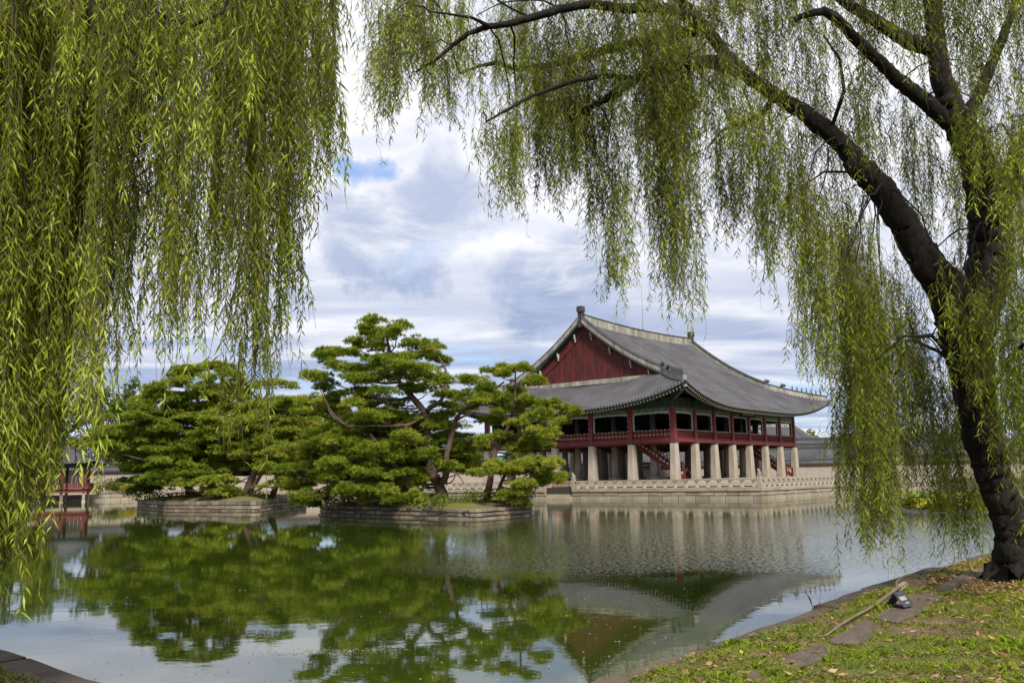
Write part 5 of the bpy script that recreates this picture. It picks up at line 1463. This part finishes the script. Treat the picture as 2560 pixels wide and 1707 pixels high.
limb([(2475, 560, 0), (2520, 470, -.2), (2545, 410, -.3), (2580, 350, -.4), (2640, 280, -.4), (2700, 180, -.4)], 80, 40)
limb([(2400, 320, 0), (2440, 250, .5), (2480, 160, .8), (2520, 60, 1), (2560, -60, 1.1)], 40, 16)
limb([(2200, 465, 0), (2140, 430, .5), (2060, 430, 1.0), (2000, 470, 1.2)], 11, 3)
limb([(2075, 330, 0), (2110, 230, -.4), (2100, 150, -.6), (2060, 90, -.7)], 12, 4)
limb([(2440, 1000, 0), (2390, 900, -.6), (2330, 840, -1), (2260, 840, -1.3), (2190, 900, -1.4)], 12, 4)
limb([(2440, 960, 0), (2350, 880, .8), (2280, 850, 1.4), (2200, 870, 1.8), (2130, 920, 2)], 12, 4)
limb([(2470, 1000, 0), (2520, 900, -1.0), (2560, 860, -1.4), (2600, 850, -1.6)], 14, 6)
limb([(1940, 240, 0), (1900, 290, .5), (1850, 310, .8), (1800, 330, 1), (1770, 370, 1)], 18, 5)
limb([(1585, 200, -.8), (1520, 190, -1.2), (1440, 200, -1.4), (1330, 240, -1.5), (1260, 280, -1.6), (1215, 305, -1.6)], 16, 4)
S = Strands()
ALL = np.concatenate([np.array(l) for l in tree_limbs])
def twig_to(c):
    """thin arching twig from the nearest limb point above to the head of a clump"""
    d = ALL - c; cost = np.linalg.norm(d, axis=1) + np.where(d[:, 2] < -.3, 1.5, 0)
    p = ALL[np.argmin(cost)]; L = np.linalg.norm(p - c)
    if L < .15: return
    pts = [p + (c - p) * t + np.array([0, 0, .16 * L * math.sin(math.pi * t)]) + np.array([rnd.uniform(-.03, .03), rnd.uniform(-.03, .03), rnd.uniform(-.03, .03)]) * L * (0 < t < 1) for t in np.linspace(0, 1, 7)]
    mb.tube(pts, [.007 + .006 * min(L, 2) * (1 - t) for t in np.linspace(0, 1, 7)], 5)
RC = [(915, 12, -60, 90, 4), (960, 30, -20, 305, 16), (980, 20, 30, 335, 12), (1000, 30, 0, 270, 14), (1040, 45, -30, 230, 24), (1080, 30, 110, 300, 13), (1105, 30, 90, 285, 13), (1120, 18, 170, 322, 9), (1150, 35, 0, 225, 16),
      (1030, 60, -60, 180, 24), (1100, 80, -70, 190, 26), (1190, 50, 40, 240, 14), (1170, 20, 130, 270, 6),
      (1205, 16, 290, 408, 8), (1245, 22, 285, 480, 12), (1290, 20, 260, 548, 14), (1275, 24, 250, 470, 12), (1330, 36, 150, 400, 22), (1345, 32, 200, 490, 16), (1385, 36, 180, 510, 20), (1370, 45, 60, 350, 26), (1425, 36, 120, 470, 20), (1440, 40, 200, 450, 18), (1475, 30, 250, 560, 18), (1480, 45, 60, 400, 24), (1530, 40, 180, 600, 20), (1515, 26, 400, 745, 18), (1550, 32, 380, 735, 20), (1575, 44, 80, 450, 24), (1600, 26, 240, 520, 12),
      (1280, 50, 40, 300, 26), (1300, 60, -60, 220, 24), (1400, 70, -80, 240, 28), (1520, 70, -80, 260, 28),
      (1640, 36, 250, 690, 22), (1660, 44, 220, 755, 30), (1690, 38, 280, 790, 26), (1730, 28, 150, 400, 14), (1715, 26, 300, 640, 16), (1745, 24, 200, 330, 8), (1640, 60, 60, 420, 30), (1700, 60, 60, 420, 28),
      (1795, 30, 260, 590, 15), (1820, 34, 300, 640, 16), (1850, 34, 260, 600, 16), (1880, 28, 280, 700, 16), (1905, 26, 420, 715, 14), (1925, 28, 300, 650, 16), (1955, 24, 300, 640, 14), (1985, 32, 300, 610, 20), (1830, 60, 120, 430, 26), (1910, 60, 150, 430, 26),
      (1998, 22, 420, 890, 18), (2015, 28, 470, 930, 24), (2045, 30, 500, 960, 24), (2100, 30, 560, 1170, 28), (2078, 10, 1030, 1290, 8), (2118, 24, 640, 1325, 24), (2105, 22, 700, 1240, 18), (2140, 32, 650, 1370, 30), (2155, 22, 900, 1370, 14), (2175, 28, 700, 1290, 22), (2205, 36, 720, 1240, 26), (2228, 20, 900, 1340, 12), (2255, 34, 800, 1200, 24), (2290, 28, 850, 1330, 18), (2320, 28, 900, 1250, 18), (2350, 26, 900, 1375, 18), (2375, 24, 900, 1385, 18), (2395, 22, 850, 1395, 14), (2415, 20, 900, 1290, 10), (2430, 20, 900, 1200, 8), (2105, 50, 480, 900, 30), (2200, 60, 640, 1000, 34), (2280, 60, 700, 1050, 28), (2150, 50, 560, 1080, 26)]
for x, hw, yt, yb, n in RC:
    if 1480 < x < 1765 and yt >= 150: n = n * .62
    d = rnd.uniform(-1.5, 1.6); d = max(d, -1.4)
    if x > 2300 and yb > 1150: d = rnd.uniform(.6, 1.8); n *= .8
    twig_to(at(x, yt, DW + d) - o_w)
    clump(S, x, hw, yt, yb, int(n * (1.35 if x < 1760 else .85)), DW + d, .4, tint=.40 + rnd.gauss(0, .14))
for x in range(1560, 2600, 26):                   # dense head of the tree, its backlit shade painted in as a low tint
    for _ in range(3 if x < 1800 else 2):
        X = x + rnd.uniform(-20, 20); yt = rnd.uniform(-220, 150); yb = yt + rnd.uniform(150, 380); d = rnd.uniform(.35, 2.2) if rnd.random() < .78 else rnd.uniform(-1.8, -.4)
        if 2020 < X < 2110 and yb > 150 and rnd.random() < .6: continue
        clump(S, X, 36, yt, yb, 9 if x < 1800 else 10, DW + d, .4, tint=.33 + rnd.gauss(0, .14))
for x in range(2030, 2600, 28):                   # behind and beside the limbs, inner shade put into a darker tint
    X = x + rnd.uniform(-20, 20); yt = rnd.uniform(180, 420); yb = yt + rnd.uniform(200, 420); clump(S, X, 40, yt, yb, 8, DW + rnd.uniform(.5, 2), .4, tint=.33)
for x, yt, yb, n in [(2360, 640, 960, 14), (2400, 700, 1010, 16), (2430, 660, 1060, 16), (2460, 690, 1100, 20), (2490, 560, 1000, 20), (2515, 700, 1200, 20), (2540, 600, 1330, 24), (2560, 480, 1345, 22), (2585, 500, 1300, 20),
                     (2480, 330, 640, 14), (2520, 300, 700, 16), (2550, 200, 620, 16), (2440, 260, 560, 12), (2400, 150, 480, 10), (2500, 880, 1240, 12), (2535, 900, 1350, 16), (2480, 760, 1060, 14), (2420, 790, 1000, 8)]:
    d = -rnd.uniform(.8, 2.2); twig_to(at(x, yt, DW + d) - o_w)
    clump(S, x, 26, yt, yb, int(n * (.38 if x < 2500 and yb > 900 else .75)), DW + d, .3, tint=.64 + rnd.gauss(0, .08))  # lighter tint sets these front clumps off against the shade-tinted back
for q in range(60):                               # short leafy shoots straight off the bark
    l = tree_limbs[rnd.randrange(len(tree_limbs))]; p = l[rnd.randrange(len(l))] + o_w
    S.add(p + np.array([rnd.uniform(-.1, .1), -rnd.uniform(.05, .3), rnd.uniform(-.05, .1)]), rnd.uniform(.3, .9), .45 + rnd.gauss(0, .1))
mb.build('trunk', BARK_W, wr, smooth=True)
S.build(wr, o_w)

# --- left willow, its trunk outside the frame
bl = np.array([-7.4, 9.2, BANK_Z])
wl_ = empty('weeping_willow', tuple(bl), 0, 'weeping willow hanging a thick bright curtain of leaves down the left side', 'willow tree', 'weeping willows over the near bank')
mb = MB()
def LP(p): return np.array(p) - bl
def ll(pts, r0, r1):
    k = len(pts); mb.tube([LP(p) for p in pts], [r0 + (r1 - r0) * i / (k - 1) for i in range(k)], 10, rough=.06)
ll([bl + np.array([0, 0, -.3]), bl + np.array([.1, 0, 1.2]), bl + np.array([.3, .1, 3]), bl + np.array([.7, .2, 5.2])], .5, .36)
T0 = bl + np.array([.7, .2, 5.2])
ends = [at(840, -130, 9.2), at(640, -230, 7.6), at(480, -160, 9.6), at(330, -240, 7.0), at(200, -120, 10), at(60, -200, 8), at(760, -90, 7.2), at(560, -120, 8.8)]
for e in ends:
    ll([T0 + np.array([0, 0, rnd.uniform(-1, .3)]), T0 * .6 + e * .4 + np.array([0, 0, .8]), T0 * .25 + e * .75 + np.array([0, 0, .6]), e], .16, .03)
ll([at(600, -120, 7.4), at(560, 30, 7.2), at(480, 65, 7.0), at(400, 40, 7.0), at(330, -60, 7)], .012, .02)
ll([at(225, -60, 6.6), at(226, 40, 6.6), at(236, 80, 6.5), at(270, 85, 6.5), at(320, 120, 6.5), at(350, 150, 6.5)], .014, .006)
ll([at(700, -90, 7.4), at(665, 20, 7.3), at(650, 55, 7.3)], .012, .005)
ll([at(760, -90, 7.4), at(690, 5, 7.3), at(655, 50, 7.3), at(640, 80, 7.3)], .016, .006)
S = Strands(gap=.027, ln=.095, wd=.0138, op=.62, walk=.013, side=1.1, so=.17)
LC = [(20, 40, 1400, 22), (8, 22, 1330, 14), (70, 20, 1380, 10), (112, 14, 1230, 8), (45, 24, 1260, 14), (60, 30, 1330, 18), (98, 16, 1310, 9), (-30, 40, 1450, 16), (140, 20, 1250, 9), (172, 22, 1240, 10), (212, 24, 1095, 14), (236, 16, 1090, 12), (120, 36, 1010, 18), (60, 45, 1120, 22), (0, 45, 1210, 22), (20, 40, 1010, 20), (90, 40, 960, 18), (160, 40, 1010, 20), (195, 26, 950, 12),
      (265, 22, 950, 11), (300, 24, 890, 12), (345, 13, 1020, 7), (328, 18, 930, 9), (385, 20, 890, 10), (420, 16, 930, 8), (440, 12, 890, 6), (500, 20, 880, 12), (476, 14, 890, 8), (540, 22, 820, 12), (525, 18, 850, 9), (560, 18, 760, 10), (598, 14, 770, 8), (640, 18, 1005, 12), (655, 22, 1100, 14), (676, 18, 950, 11), (626, 14, 860, 8), (700, 18, 780, 10), (734, 15, 870, 10), (724, 12, 900, 8), (715, 18, 700, 9), (745, 22, 630, 10), (768, 12, 600, 8), (756, 16, 550, 8), (798, 20, 500, 11), (822, 13, 470, 8), (838, 7, 540, 6), (786, 24, 410, 11), (815, 18, 330, 9), (600, 26, 640, 10), (470, 30, 700, 12), (400, 30, 720, 12), (350, 30, 760, 14), (300, 34, 760, 16), (250, 34, 860, 18), (560, 26, 620, 10), (650, 26, 700, 12), (690, 22, 640, 9)]
for x, hw, yb, n in LC:
    D = rnd.uniform(6.6, 9.4); tn = .52 + rnd.gauss(0, .16)
    clump(S, x, hw * (1 if x < 260 else .72), rnd.uniform(-330, -70), yb, int(n * (4.6 if x < 110 else 1.7 if x < 260 else 1.1)), D, .3, tint=tn, stag=.20 if x < 260 else .30)
for x in range(-90, 745, 24):                     # the body of the curtain
    for r_ in range(2):
        X = x + rnd.uniform(-16, 16); D = rnd.uniform(6.2, 10); yb = rnd.uniform(150, (500 if X < 700 else 400) if X > 300 else 850)
        clump(S, X, 26, rnd.uniform(-330, -40) if rnd.random() < .5 else yb - rnd.uniform(180, 420), yb, 6, D, .25, tint=.48 + rnd.gauss(0, .16), stag=.3)
for x, yt, yb, n in [(190, -60, 260, 14), (300, 10, 200, 8), (480, 250, 420, 8), (580, 40, 210, 9), (620, 130, 300, 8), (210, 540, 1080, 10), (240, 620, 1075, 10), (450, 520, 880, 6)]:
    clump(S, x, 22, yt, yb, n, 6.3, .2, tint=.72)
mb.build('trunk', BARK_W, wl_, smooth=True)
S.build(wl_, bl)
# ------------------------------------------------------------------ things on the near bank
ps = px_bank(2250, 1524)
sg_ = empty('warning_sign', tuple(ps + np.array([0, 0, .035])), 0, 'little black tent shaped sign with white lettering on a flat stone', 'sign')
axd = px_bank(2268, 1500) - px_bank(2238, 1526); axd = axd / np.linalg.norm(axd)
sg_.rotation_euler = (0, 0, math.atan2(0.62, 0.78) + .05)
b = MB()
Lh, Hh, Wh, th = .125, .155, .115, .006
for s in (-1, 1):
    b.add([(-Lh, 0, Hh), (Lh, 0, Hh), (Lh, s * Wh, 0), (-Lh, s * Wh, 0), (-Lh, -s * 0, Hh - th * 1.6), (Lh, 0, Hh - th * 1.6), (Lh, s * (Wh - th * 1.3), 0), (-Lh, s * (Wh - th * 1.3), 0)],
          [(0, 1, 2, 3) if s < 0 else (3, 2, 1, 0), (4, 5, 6, 7) if s > 0 else (7, 6, 5, 4), (3, 2, 6, 7), (0, 3, 7, 4), (1, 5, 6, 2)])
b.build('boards', plain('slate_grey_board', (0.055, 0.06, 0.065), (0.03, 0.033, 0.036), .5, 10), sg_)
def on_face(x, t, lift=.002):     # x along the sign, t from ridge (0) to foot (1), on the face towards the grass
    n = np.array([0, -Hh, Wh]); n = n / np.linalg.norm(n)
    return np.array([x, -Wh * t, Hh * (1 - t)]) + n * lift
WHITE = plain('white_lettering', (0.62, 0.62, 0.60), None, .6)
b = MB()
def stroke(x0, x1, t0, t1): b.add([on_face(x0, t0), on_face(x1, t0), on_face(x1, t1), on_face(x0, t1)], [(3, 2, 1, 0)])
for k in range(4):
    x = -.085 + k * .036
    stroke(x, x + .026, .34, .375); stroke(x, x + .005, .34, .52); stroke(x + .012, x + .018, .40, .57); stroke(x + .002, x + .028, .50, .53); stroke(x + .021, x + .026, .36, .60)
for k in range(5):
    x = -.035 + k * .019; stroke(x, x + .014, .72, .745); stroke(x, x + .004, .72, .81); stroke(x, x + .014, .79, .81)
b.build('lettering', WHITE, sg_)
b = MB()
for k in range(14):
    a0, a1 = 2 * math.pi * k / 14, 2 * math.pi * (k + 1) / 14
    f = lambda a, r: on_face(.085 + r * math.cos(a), .40 + r * 5.2 * math.sin(a))
    b.add([f(a0, .013), f(a1, .013), f(a1, .020), f(a0, .020)], [(0, 1, 2, 3)])
b.build('red_mark', plain('red_mark', (0.45, 0.05, 0.05), None, .6), sg_)

# long handled landing net
pa, pb = px_bank(2065, 1589), px_bank(2266, 1478)
pa = pa + np.array([0, 0, .03]); pb = pb + np.array([0, 0, .10])
nt = empty('landing_net', tuple(pa), 0, 'long handled landing net with a wooden pole lying on the grass', 'net')
d = pb - pa; Ln = np.linalg.norm(d); dn = d / Ln
WOODP = plain('weathered_pole', (0.21, 0.165, 0.11), (0.12, 0.09, 0.06), .75, 6, stretch=(1, 1, 1))
b = MB(); b.tube([d * t + np.array([0, 0, .012 * math.sin(9 * t)]) for t in np.linspace(0, 1, 18)], [.011 + .013 * t for t in np.linspace(0, 1, 18)], 9); b.build('handle', WOODP, nt, smooth=True)
b = MB()
for t in (.9, .93, .955, .98):
    c = d * t; x = np.cross(dn, [0, 0, 1]); x /= np.linalg.norm(x); y = np.cross(x, dn)
    b.tube([c + (x * math.cos(a) + y * math.sin(a)) * .034 for a in np.linspace(0, 6.283, 11)], .006, 5)
b.build('lashing', plain('pale_cord', (0.42, 0.38, 0.30), None, .8), nt)
hc = px_bank(2278, 1473) - pa + np.array([0, 0, .10]); hr = .175
fwd = np.array([dn[0], dn[1], 0]); fwd /= np.linalg.norm(fwd); sd = np.array([fwd[1], -fwd[0], 0])
b = MB(); b.tube([hc + (sd * math.cos(a) * 1.05 + fwd * math.sin(a)) * hr + np.array([0, 0, .09 * math.sin(a)]) for a in np.linspace(0, 6.283, 29)], .0085, 6); b.build('hoop', WOODP, nt)
b = MB()
for k in range(-9, 10):
    o_ = hr * k / 10; ch = math.sqrt(hr * hr - o_ * o_)
    b.tube([hc + sd * o_ + fwd * f * ch + np.array([0, 0, -.03 * (1 - f * f) + .07 * f * ch / hr]) for f in (-1, -.5, 0, .5, 1)], .0018, 3)
    b.tube([hc + fwd * o_ + sd * f * ch + np.array([0, 0, -.03 * (1 - f * f) + .07 * o_ / hr]) for f in (-1, -.5, 0, .5, 1)], .0018, 3)
b.build('mesh', plain('net_cord', (0.22, 0.18, 0.09), None, .9), nt)

# grass: tufts with bare patches between
def vnoise(x, y, sc, seed):
    xi, yi = np.floor(x / sc), np.floor(y / sc); fx, fy = x / sc - xi, y / sc - yi
    h = lambda a, b_: np.modf(np.abs(np.sin(a * 127.1 + b_ * 311.7 + seed) * 43758.5453))[0]
    fx, fy = fx * fx * (3 - 2 * fx), fy * fy * (3 - 2 * fy)
    return (h(xi, yi) * (1 - fx) + h(xi + 1, yi) * fx) * (1 - fy) + (h(xi, yi + 1) * (1 - fx) + h(xi + 1, yi + 1) * fx) * fy
def bank_points(n, a0, a1, d0, d1, pw=1.0):
    a = rng.uniform(0, 1, n) ** pw * (a1 - a0) + a0; dd = rng.uniform(d0, d1, n)
    P = CRN[None] + UX[None] * a[:, None] + nR[None] * dd[:, None]
    return P, a, dd
def bz(P, dd):
    x, y = P[:, 0], P[:, 1]
    return BANK_Z + .03 * np.sin(x * 1.3 + y * .7) + .025 * np.sin(x * 2.9 - y * 2.1) + .012 * np.sin(7 * x + 5 * y) + .05 * np.clip(dd, 0, 3)
slab_polys = [[px_bank(x, y)[:2] for x, y in bs_px(p)] for _, p in slabs]
def in_slab(P):
    m = np.zeros(len(P), bool)
    for poly in slab_polys:
        c = sum(poly) / len(poly); Q = [c + (q - c) * .80 for q in poly]; ins = np.zeros(len(P), bool)
        for i in range(len(Q)):
            p, q = Q[i], Q[i - 1]
            cond = ((p[1] > P[:, 1]) != (q[1] > P[:, 1])) & (P[:, 0] < (q[0] - p[0]) * (P[:, 1] - p[1]) / (q[1] - p[1] + 1e-12) + p[0])
            ins ^= cond
        m |= ins
    return m
def blades(P, Z, h, wd, tint, lean=.8):
    n = len(P); az = rng.uniform(0, 6.283, n); B = np.column_stack([P, Z - .01]); s = np.stack([np.cos(az), np.sin(az), np.zeros(n)], 1)
    l = rng.normal(0, lean, (n, 2)) * h[:, None]
    V = np.empty((n, 5, 3)); mid = B + np.column_stack([l * .38, h * .62]); tip = B + np.column_stack([l, h * .92])
    V[:, 0] = B - s * wd[:, None] / 2; V[:, 1] = B + s * wd[:, None] / 2; V[:, 2] = mid + s * wd[:, None] * .42; V[:, 4] = mid - s * wd[:, None] * .42; V[:, 3] = tip
    return V.reshape(-1, 3), np.repeat(tint, 5)
GV, GT = [], []
P, a, dd = bank_points(130000, 1.5, 28, .22, 11, 1.5)
nz = vnoise(P[:, 0], P[:, 1], .55, 3.1) * .55 + vnoise(P[:, 0], P[:, 1], .21, 9.4) * .3 + vnoise(P[:, 0], P[:, 1], 1.7, 5.7) * .35
keep = (nz > .50) & ~in_slab(P); P, dd, nz = P[keep], dd[keep], nz[keep]
hh = (.016 + .065 * np.clip((nz - .50) / .40, 0, 1)) * rng.uniform(.6, 1.4, len(P))
V, T = blades(P, bz(P, dd), hh, rng.uniform(.004, .010, len(P)), np.clip(.42 + (nz - .50) * 1.1 + rng.normal(0, .14, len(P)), 0, 1)); GV.append(V); GT.append(T)
P, a, dd = bank_points(230000, 1.5, 26, .2, 10, 1.3)      # short worn turf
keep = ~in_slab(P); P, dd = P[keep], dd[keep]
V, T = blades(P, bz(P, dd), rng.uniform(.012, .040, len(P)), rng.uniform(.005, .010, len(P)), np.clip(rng.normal(.50, .2, len(P)), 0, 1), 1.3); GV.append(V); GT.append(T)
P, a, dd = bank_points(4200, 1.5, 20, .2, 8.5, 1.3)       # broad leaved weeds in rosettes
keep = ~in_slab(P) & (vnoise(P[:, 0], P[:, 1], .9, 2.2) > .52); P, dd = P[keep], dd[keep]
P = np.repeat(P, 14, 0) + rng.normal(0, .018, (len(P) * 14, 2)); dd = np.repeat(dd, 14)
V, T = blades(P, bz(P, dd), rng.uniform(.03, .075, len(P)), rng.uniform(.010, .019, len(P)), np.clip(rng.normal(.68, .12, len(P)), 0, 1), .9); GV.append(V); GT.append(T)
# tufts on the left bank and along the kerb edge
a = rng.uniform(2.5, 9, 14000); dd = rng.uniform(.33, 3.0, 14000); P = CRN[None] + VL[None] * a[:, None] + nL[None] * dd[:, None]
V, T = blades(P, np.full(len(P), BANK_Z + .01), rng.uniform(.02, .07, len(P)), rng.uniform(.005, .011, len(P)), np.clip(rng.normal(.4, .2, len(P)), 0, 1)); GV.append(V); GT.append(T)
for ax_, n_ in ((4.4, 8), (7.3, 10), (9.9, 9), (10.8, 8), (3.0, 10), (12.4, 7)):
    P = CRN[None] + UX[None] * (ax_ + rng.normal(0, .12, (n_, 1))) + nR[None] * rng.uniform(-.02, .25, (n_, 1))
    V, T = blades(P, np.full(n_, BANK_Z), rng.uniform(.12, .28, n_), np.full(n_, .006), np.full(n_, .25), .35); GV.append(V); GT.append(T)
V = np.concatenate(GV)
BLADE = leafy('bank_grass_blade', [(0.0, (0.050, 0.070, 0.010)), (0.35, (0.12, 0.165, 0.014)), (0.7, (0.22, 0.32, 0.018)), (1.0, (0.34, 0.40, 0.05))], 0.3, 0.6)
g_ = fast_mesh('grass', V, np.arange(len(V)).reshape(-1, 5), BLADE, np.concatenate(GT))
tag(g_, 'short patchy grass and weeds growing on the near bank', 'grass', kind='stuff')

# fallen leaves on the bank and under the willow
LITTER = leafy('fallen_leaf', [(0.0, (0.12, 0.06, 0.03)), (0.4, (0.26, 0.135, 0.065)), (0.75, (0.36, 0.22, 0.125)), (0.93, (0.45, 0.33, 0.18)), (1.0, (0.45, 0.32, 0.03))], .1, .7)
def litter(P, Z, size):
    n = len(P); az = rng.uniform(0, 6.283, n); d_ = np.stack([np.cos(az), np.sin(az), rng.normal(0, .25, n)], 1); s = np.stack([-np.sin(az), np.cos(az), rng.normal(0, .3, n)], 1)
    L = size * rng.uniform(.6, 1.4, (n, 1)); W = L * rng.uniform(.25, .6, (n, 1)); B = np.column_stack([P, Z])
    V = np.empty((n, 4, 3)); V[:, 0] = B - d_ * L; V[:, 1] = B - s * W; V[:, 2] = B + d_ * L; V[:, 3] = B + s * W
    V[:, (0, 2), 2] += rng.uniform(0, .5, (n, 2)) * L * .5
    return V.reshape(-1, 3), np.repeat(rng.uniform(0, 1, n), 4)
P, a, dd = bank_points(120000, 1.5, 27, .15, 10, 1.4)
md = vnoise(P[:, 0], P[:, 1], 1.3, 8.8) * .6 + vnoise(P[:, 0], P[:, 1], .4, 1.9) * .4
near = np.exp(-((P[:, 0] - o_w[0]) ** 2 + (P[:, 1] - o_w[1] - .6) ** 2) / 4.0)
keep = rng.random(len(P)) < np.clip((md - .40) * 1.5, .10, 1) * .50 + near * .9; P, dd = P[keep], dd[keep]
V, T = litter(P, bz(P, dd) + rng.uniform(.008, .035, len(P)), .032)
P2, a2, d2 = bank_points(90000, 1.5, 20, .2, 9, 1.3)       # crumbled bits between
k2 = (vnoise(P2[:, 0], P2[:, 1], .7, 4.4) > .42) & ~in_slab(P2); P2, d2 = P2[k2], d2[k2]
V2, T2 = litter(P2, bz(P2, d2) + rng.uniform(.002, .012, len(P2)), .011); V = np.concatenate([V, V2]); T = np.concatenate([T, T2 * .85])
l_ = fast_mesh('fallen_leaves', V, np.arange(len(V)).reshape(-1, 4), LITTER, T)
tag(l_, 'dry brown leaves fallen on the near bank under the leaning willow', 'leaves', kind='stuff')

# specks and leaves afloat
FLOAT = leafy('floating_leaf', [(0.0, (0.20, 0.20, 0.12)), (0.6, (0.34, 0.33, 0.22)), (0.9, (0.42, 0.38, 0.2)), (1.0, (0.40, 0.20, 0.06))], .1, .6)
xs = []
def float_px(n, x0, x1, y0, y1):
    out = []
    while len(out) < n:
        x, y = rnd.uniform(x0, x1), rnd.uniform(y0, y1); p = on_z(x, y, 0)
        q = p[:2] - CRN
        if q @ nR < -.1 and q @ nL < -.1: out.append(p[:2])
    return np.array(out)
P = np.concatenate([float_px(300, 250, 1500, 1290, 1450), float_px(170, 1250, 2000, 1440, 1500), float_px(420, 200, 1700, 1430, 1700), float_px(160, 1150, 1750, 1480, 1680)])
V1, T1 = litter(P, np.full(len(P), .006), .0145)
c_ = on_z(860, 1628, 0)[:2]; Q = c_ + rng.normal(0, 1, (420, 2)) * np.array([.42, .10]); V2, T2 = litter(Q, np.full(len(Q), .005), .013)
V = np.concatenate([V1, V2]); V[:, 2] = np.clip(V[:, 2], .003, .012)
tag(fast_mesh('floating_leaves', V, np.arange(len(V)).reshape(-1, 4), FLOAT, np.concatenate([T1, T2 * .5])), 'pale leaves and specks floating on the pond', 'leaves', kind='stuff')

# patch of lotus leaves
VV, TT = [], []
for k in range(420):
    x = rnd.uniform(2320, 2560); c = on_z(x, 1288 - 4 * rnd.random(), 0); c = c + np.array([rnd.uniform(-.5, 1), rnd.uniform(0, 5.5), 0])
    hgt = rnd.uniform(.12, .95) * (1 if c[1] > 42.5 else .75); r = rnd.uniform(.14, .30); az0 = rnd.uniform(0, 6.28); tl = rng.normal(0, .35, 2); m = 7
    ctr = np.array([c[0], c[1], hgt]); ring = np.array([[math.cos(az0 + 6.283 * i / m) * r * (.85 + .3 * rnd.random()), math.sin(az0 + 6.283 * i / m) * r, 0] for i in range(m)])
    ring[:, 2] = ring[:, 0] * tl[0] + ring[:, 1] * tl[1] + r * .22
    t_ = min(1, max(0, rnd.gauss(.42 if hgt > .35 else .85, .2)))
    for i in range(m): VV += [ctr, ctr + ring[i], ctr + ring[(i + 1) % m]]; TT += [t_] * 3
    VV += [ctr, ctr + np.array([.012, 0, 0]), np.array([c[0], c[1], -.05])]; TT += [.3] * 3
LOTUS = leafy('lotus_leaf', [(0.0, (0.06, 0.13, 0.03)), (0.4, (0.16, 0.25, 0.02)), (0.7, (0.36, 0.34, 0.03)), (0.85, (0.38, 0.18, 0.06)), (1.0, (0.20, 0.09, 0.045))], .3, .6)
tag(fast_mesh('lotus_leaves', np.array(VV), np.arange(len(VV)).reshape(-1, 3), LOTUS, TT), 'yellow green bed of lotus leaves on the water left of the leaning trunk', 'lotus', kind='stuff')
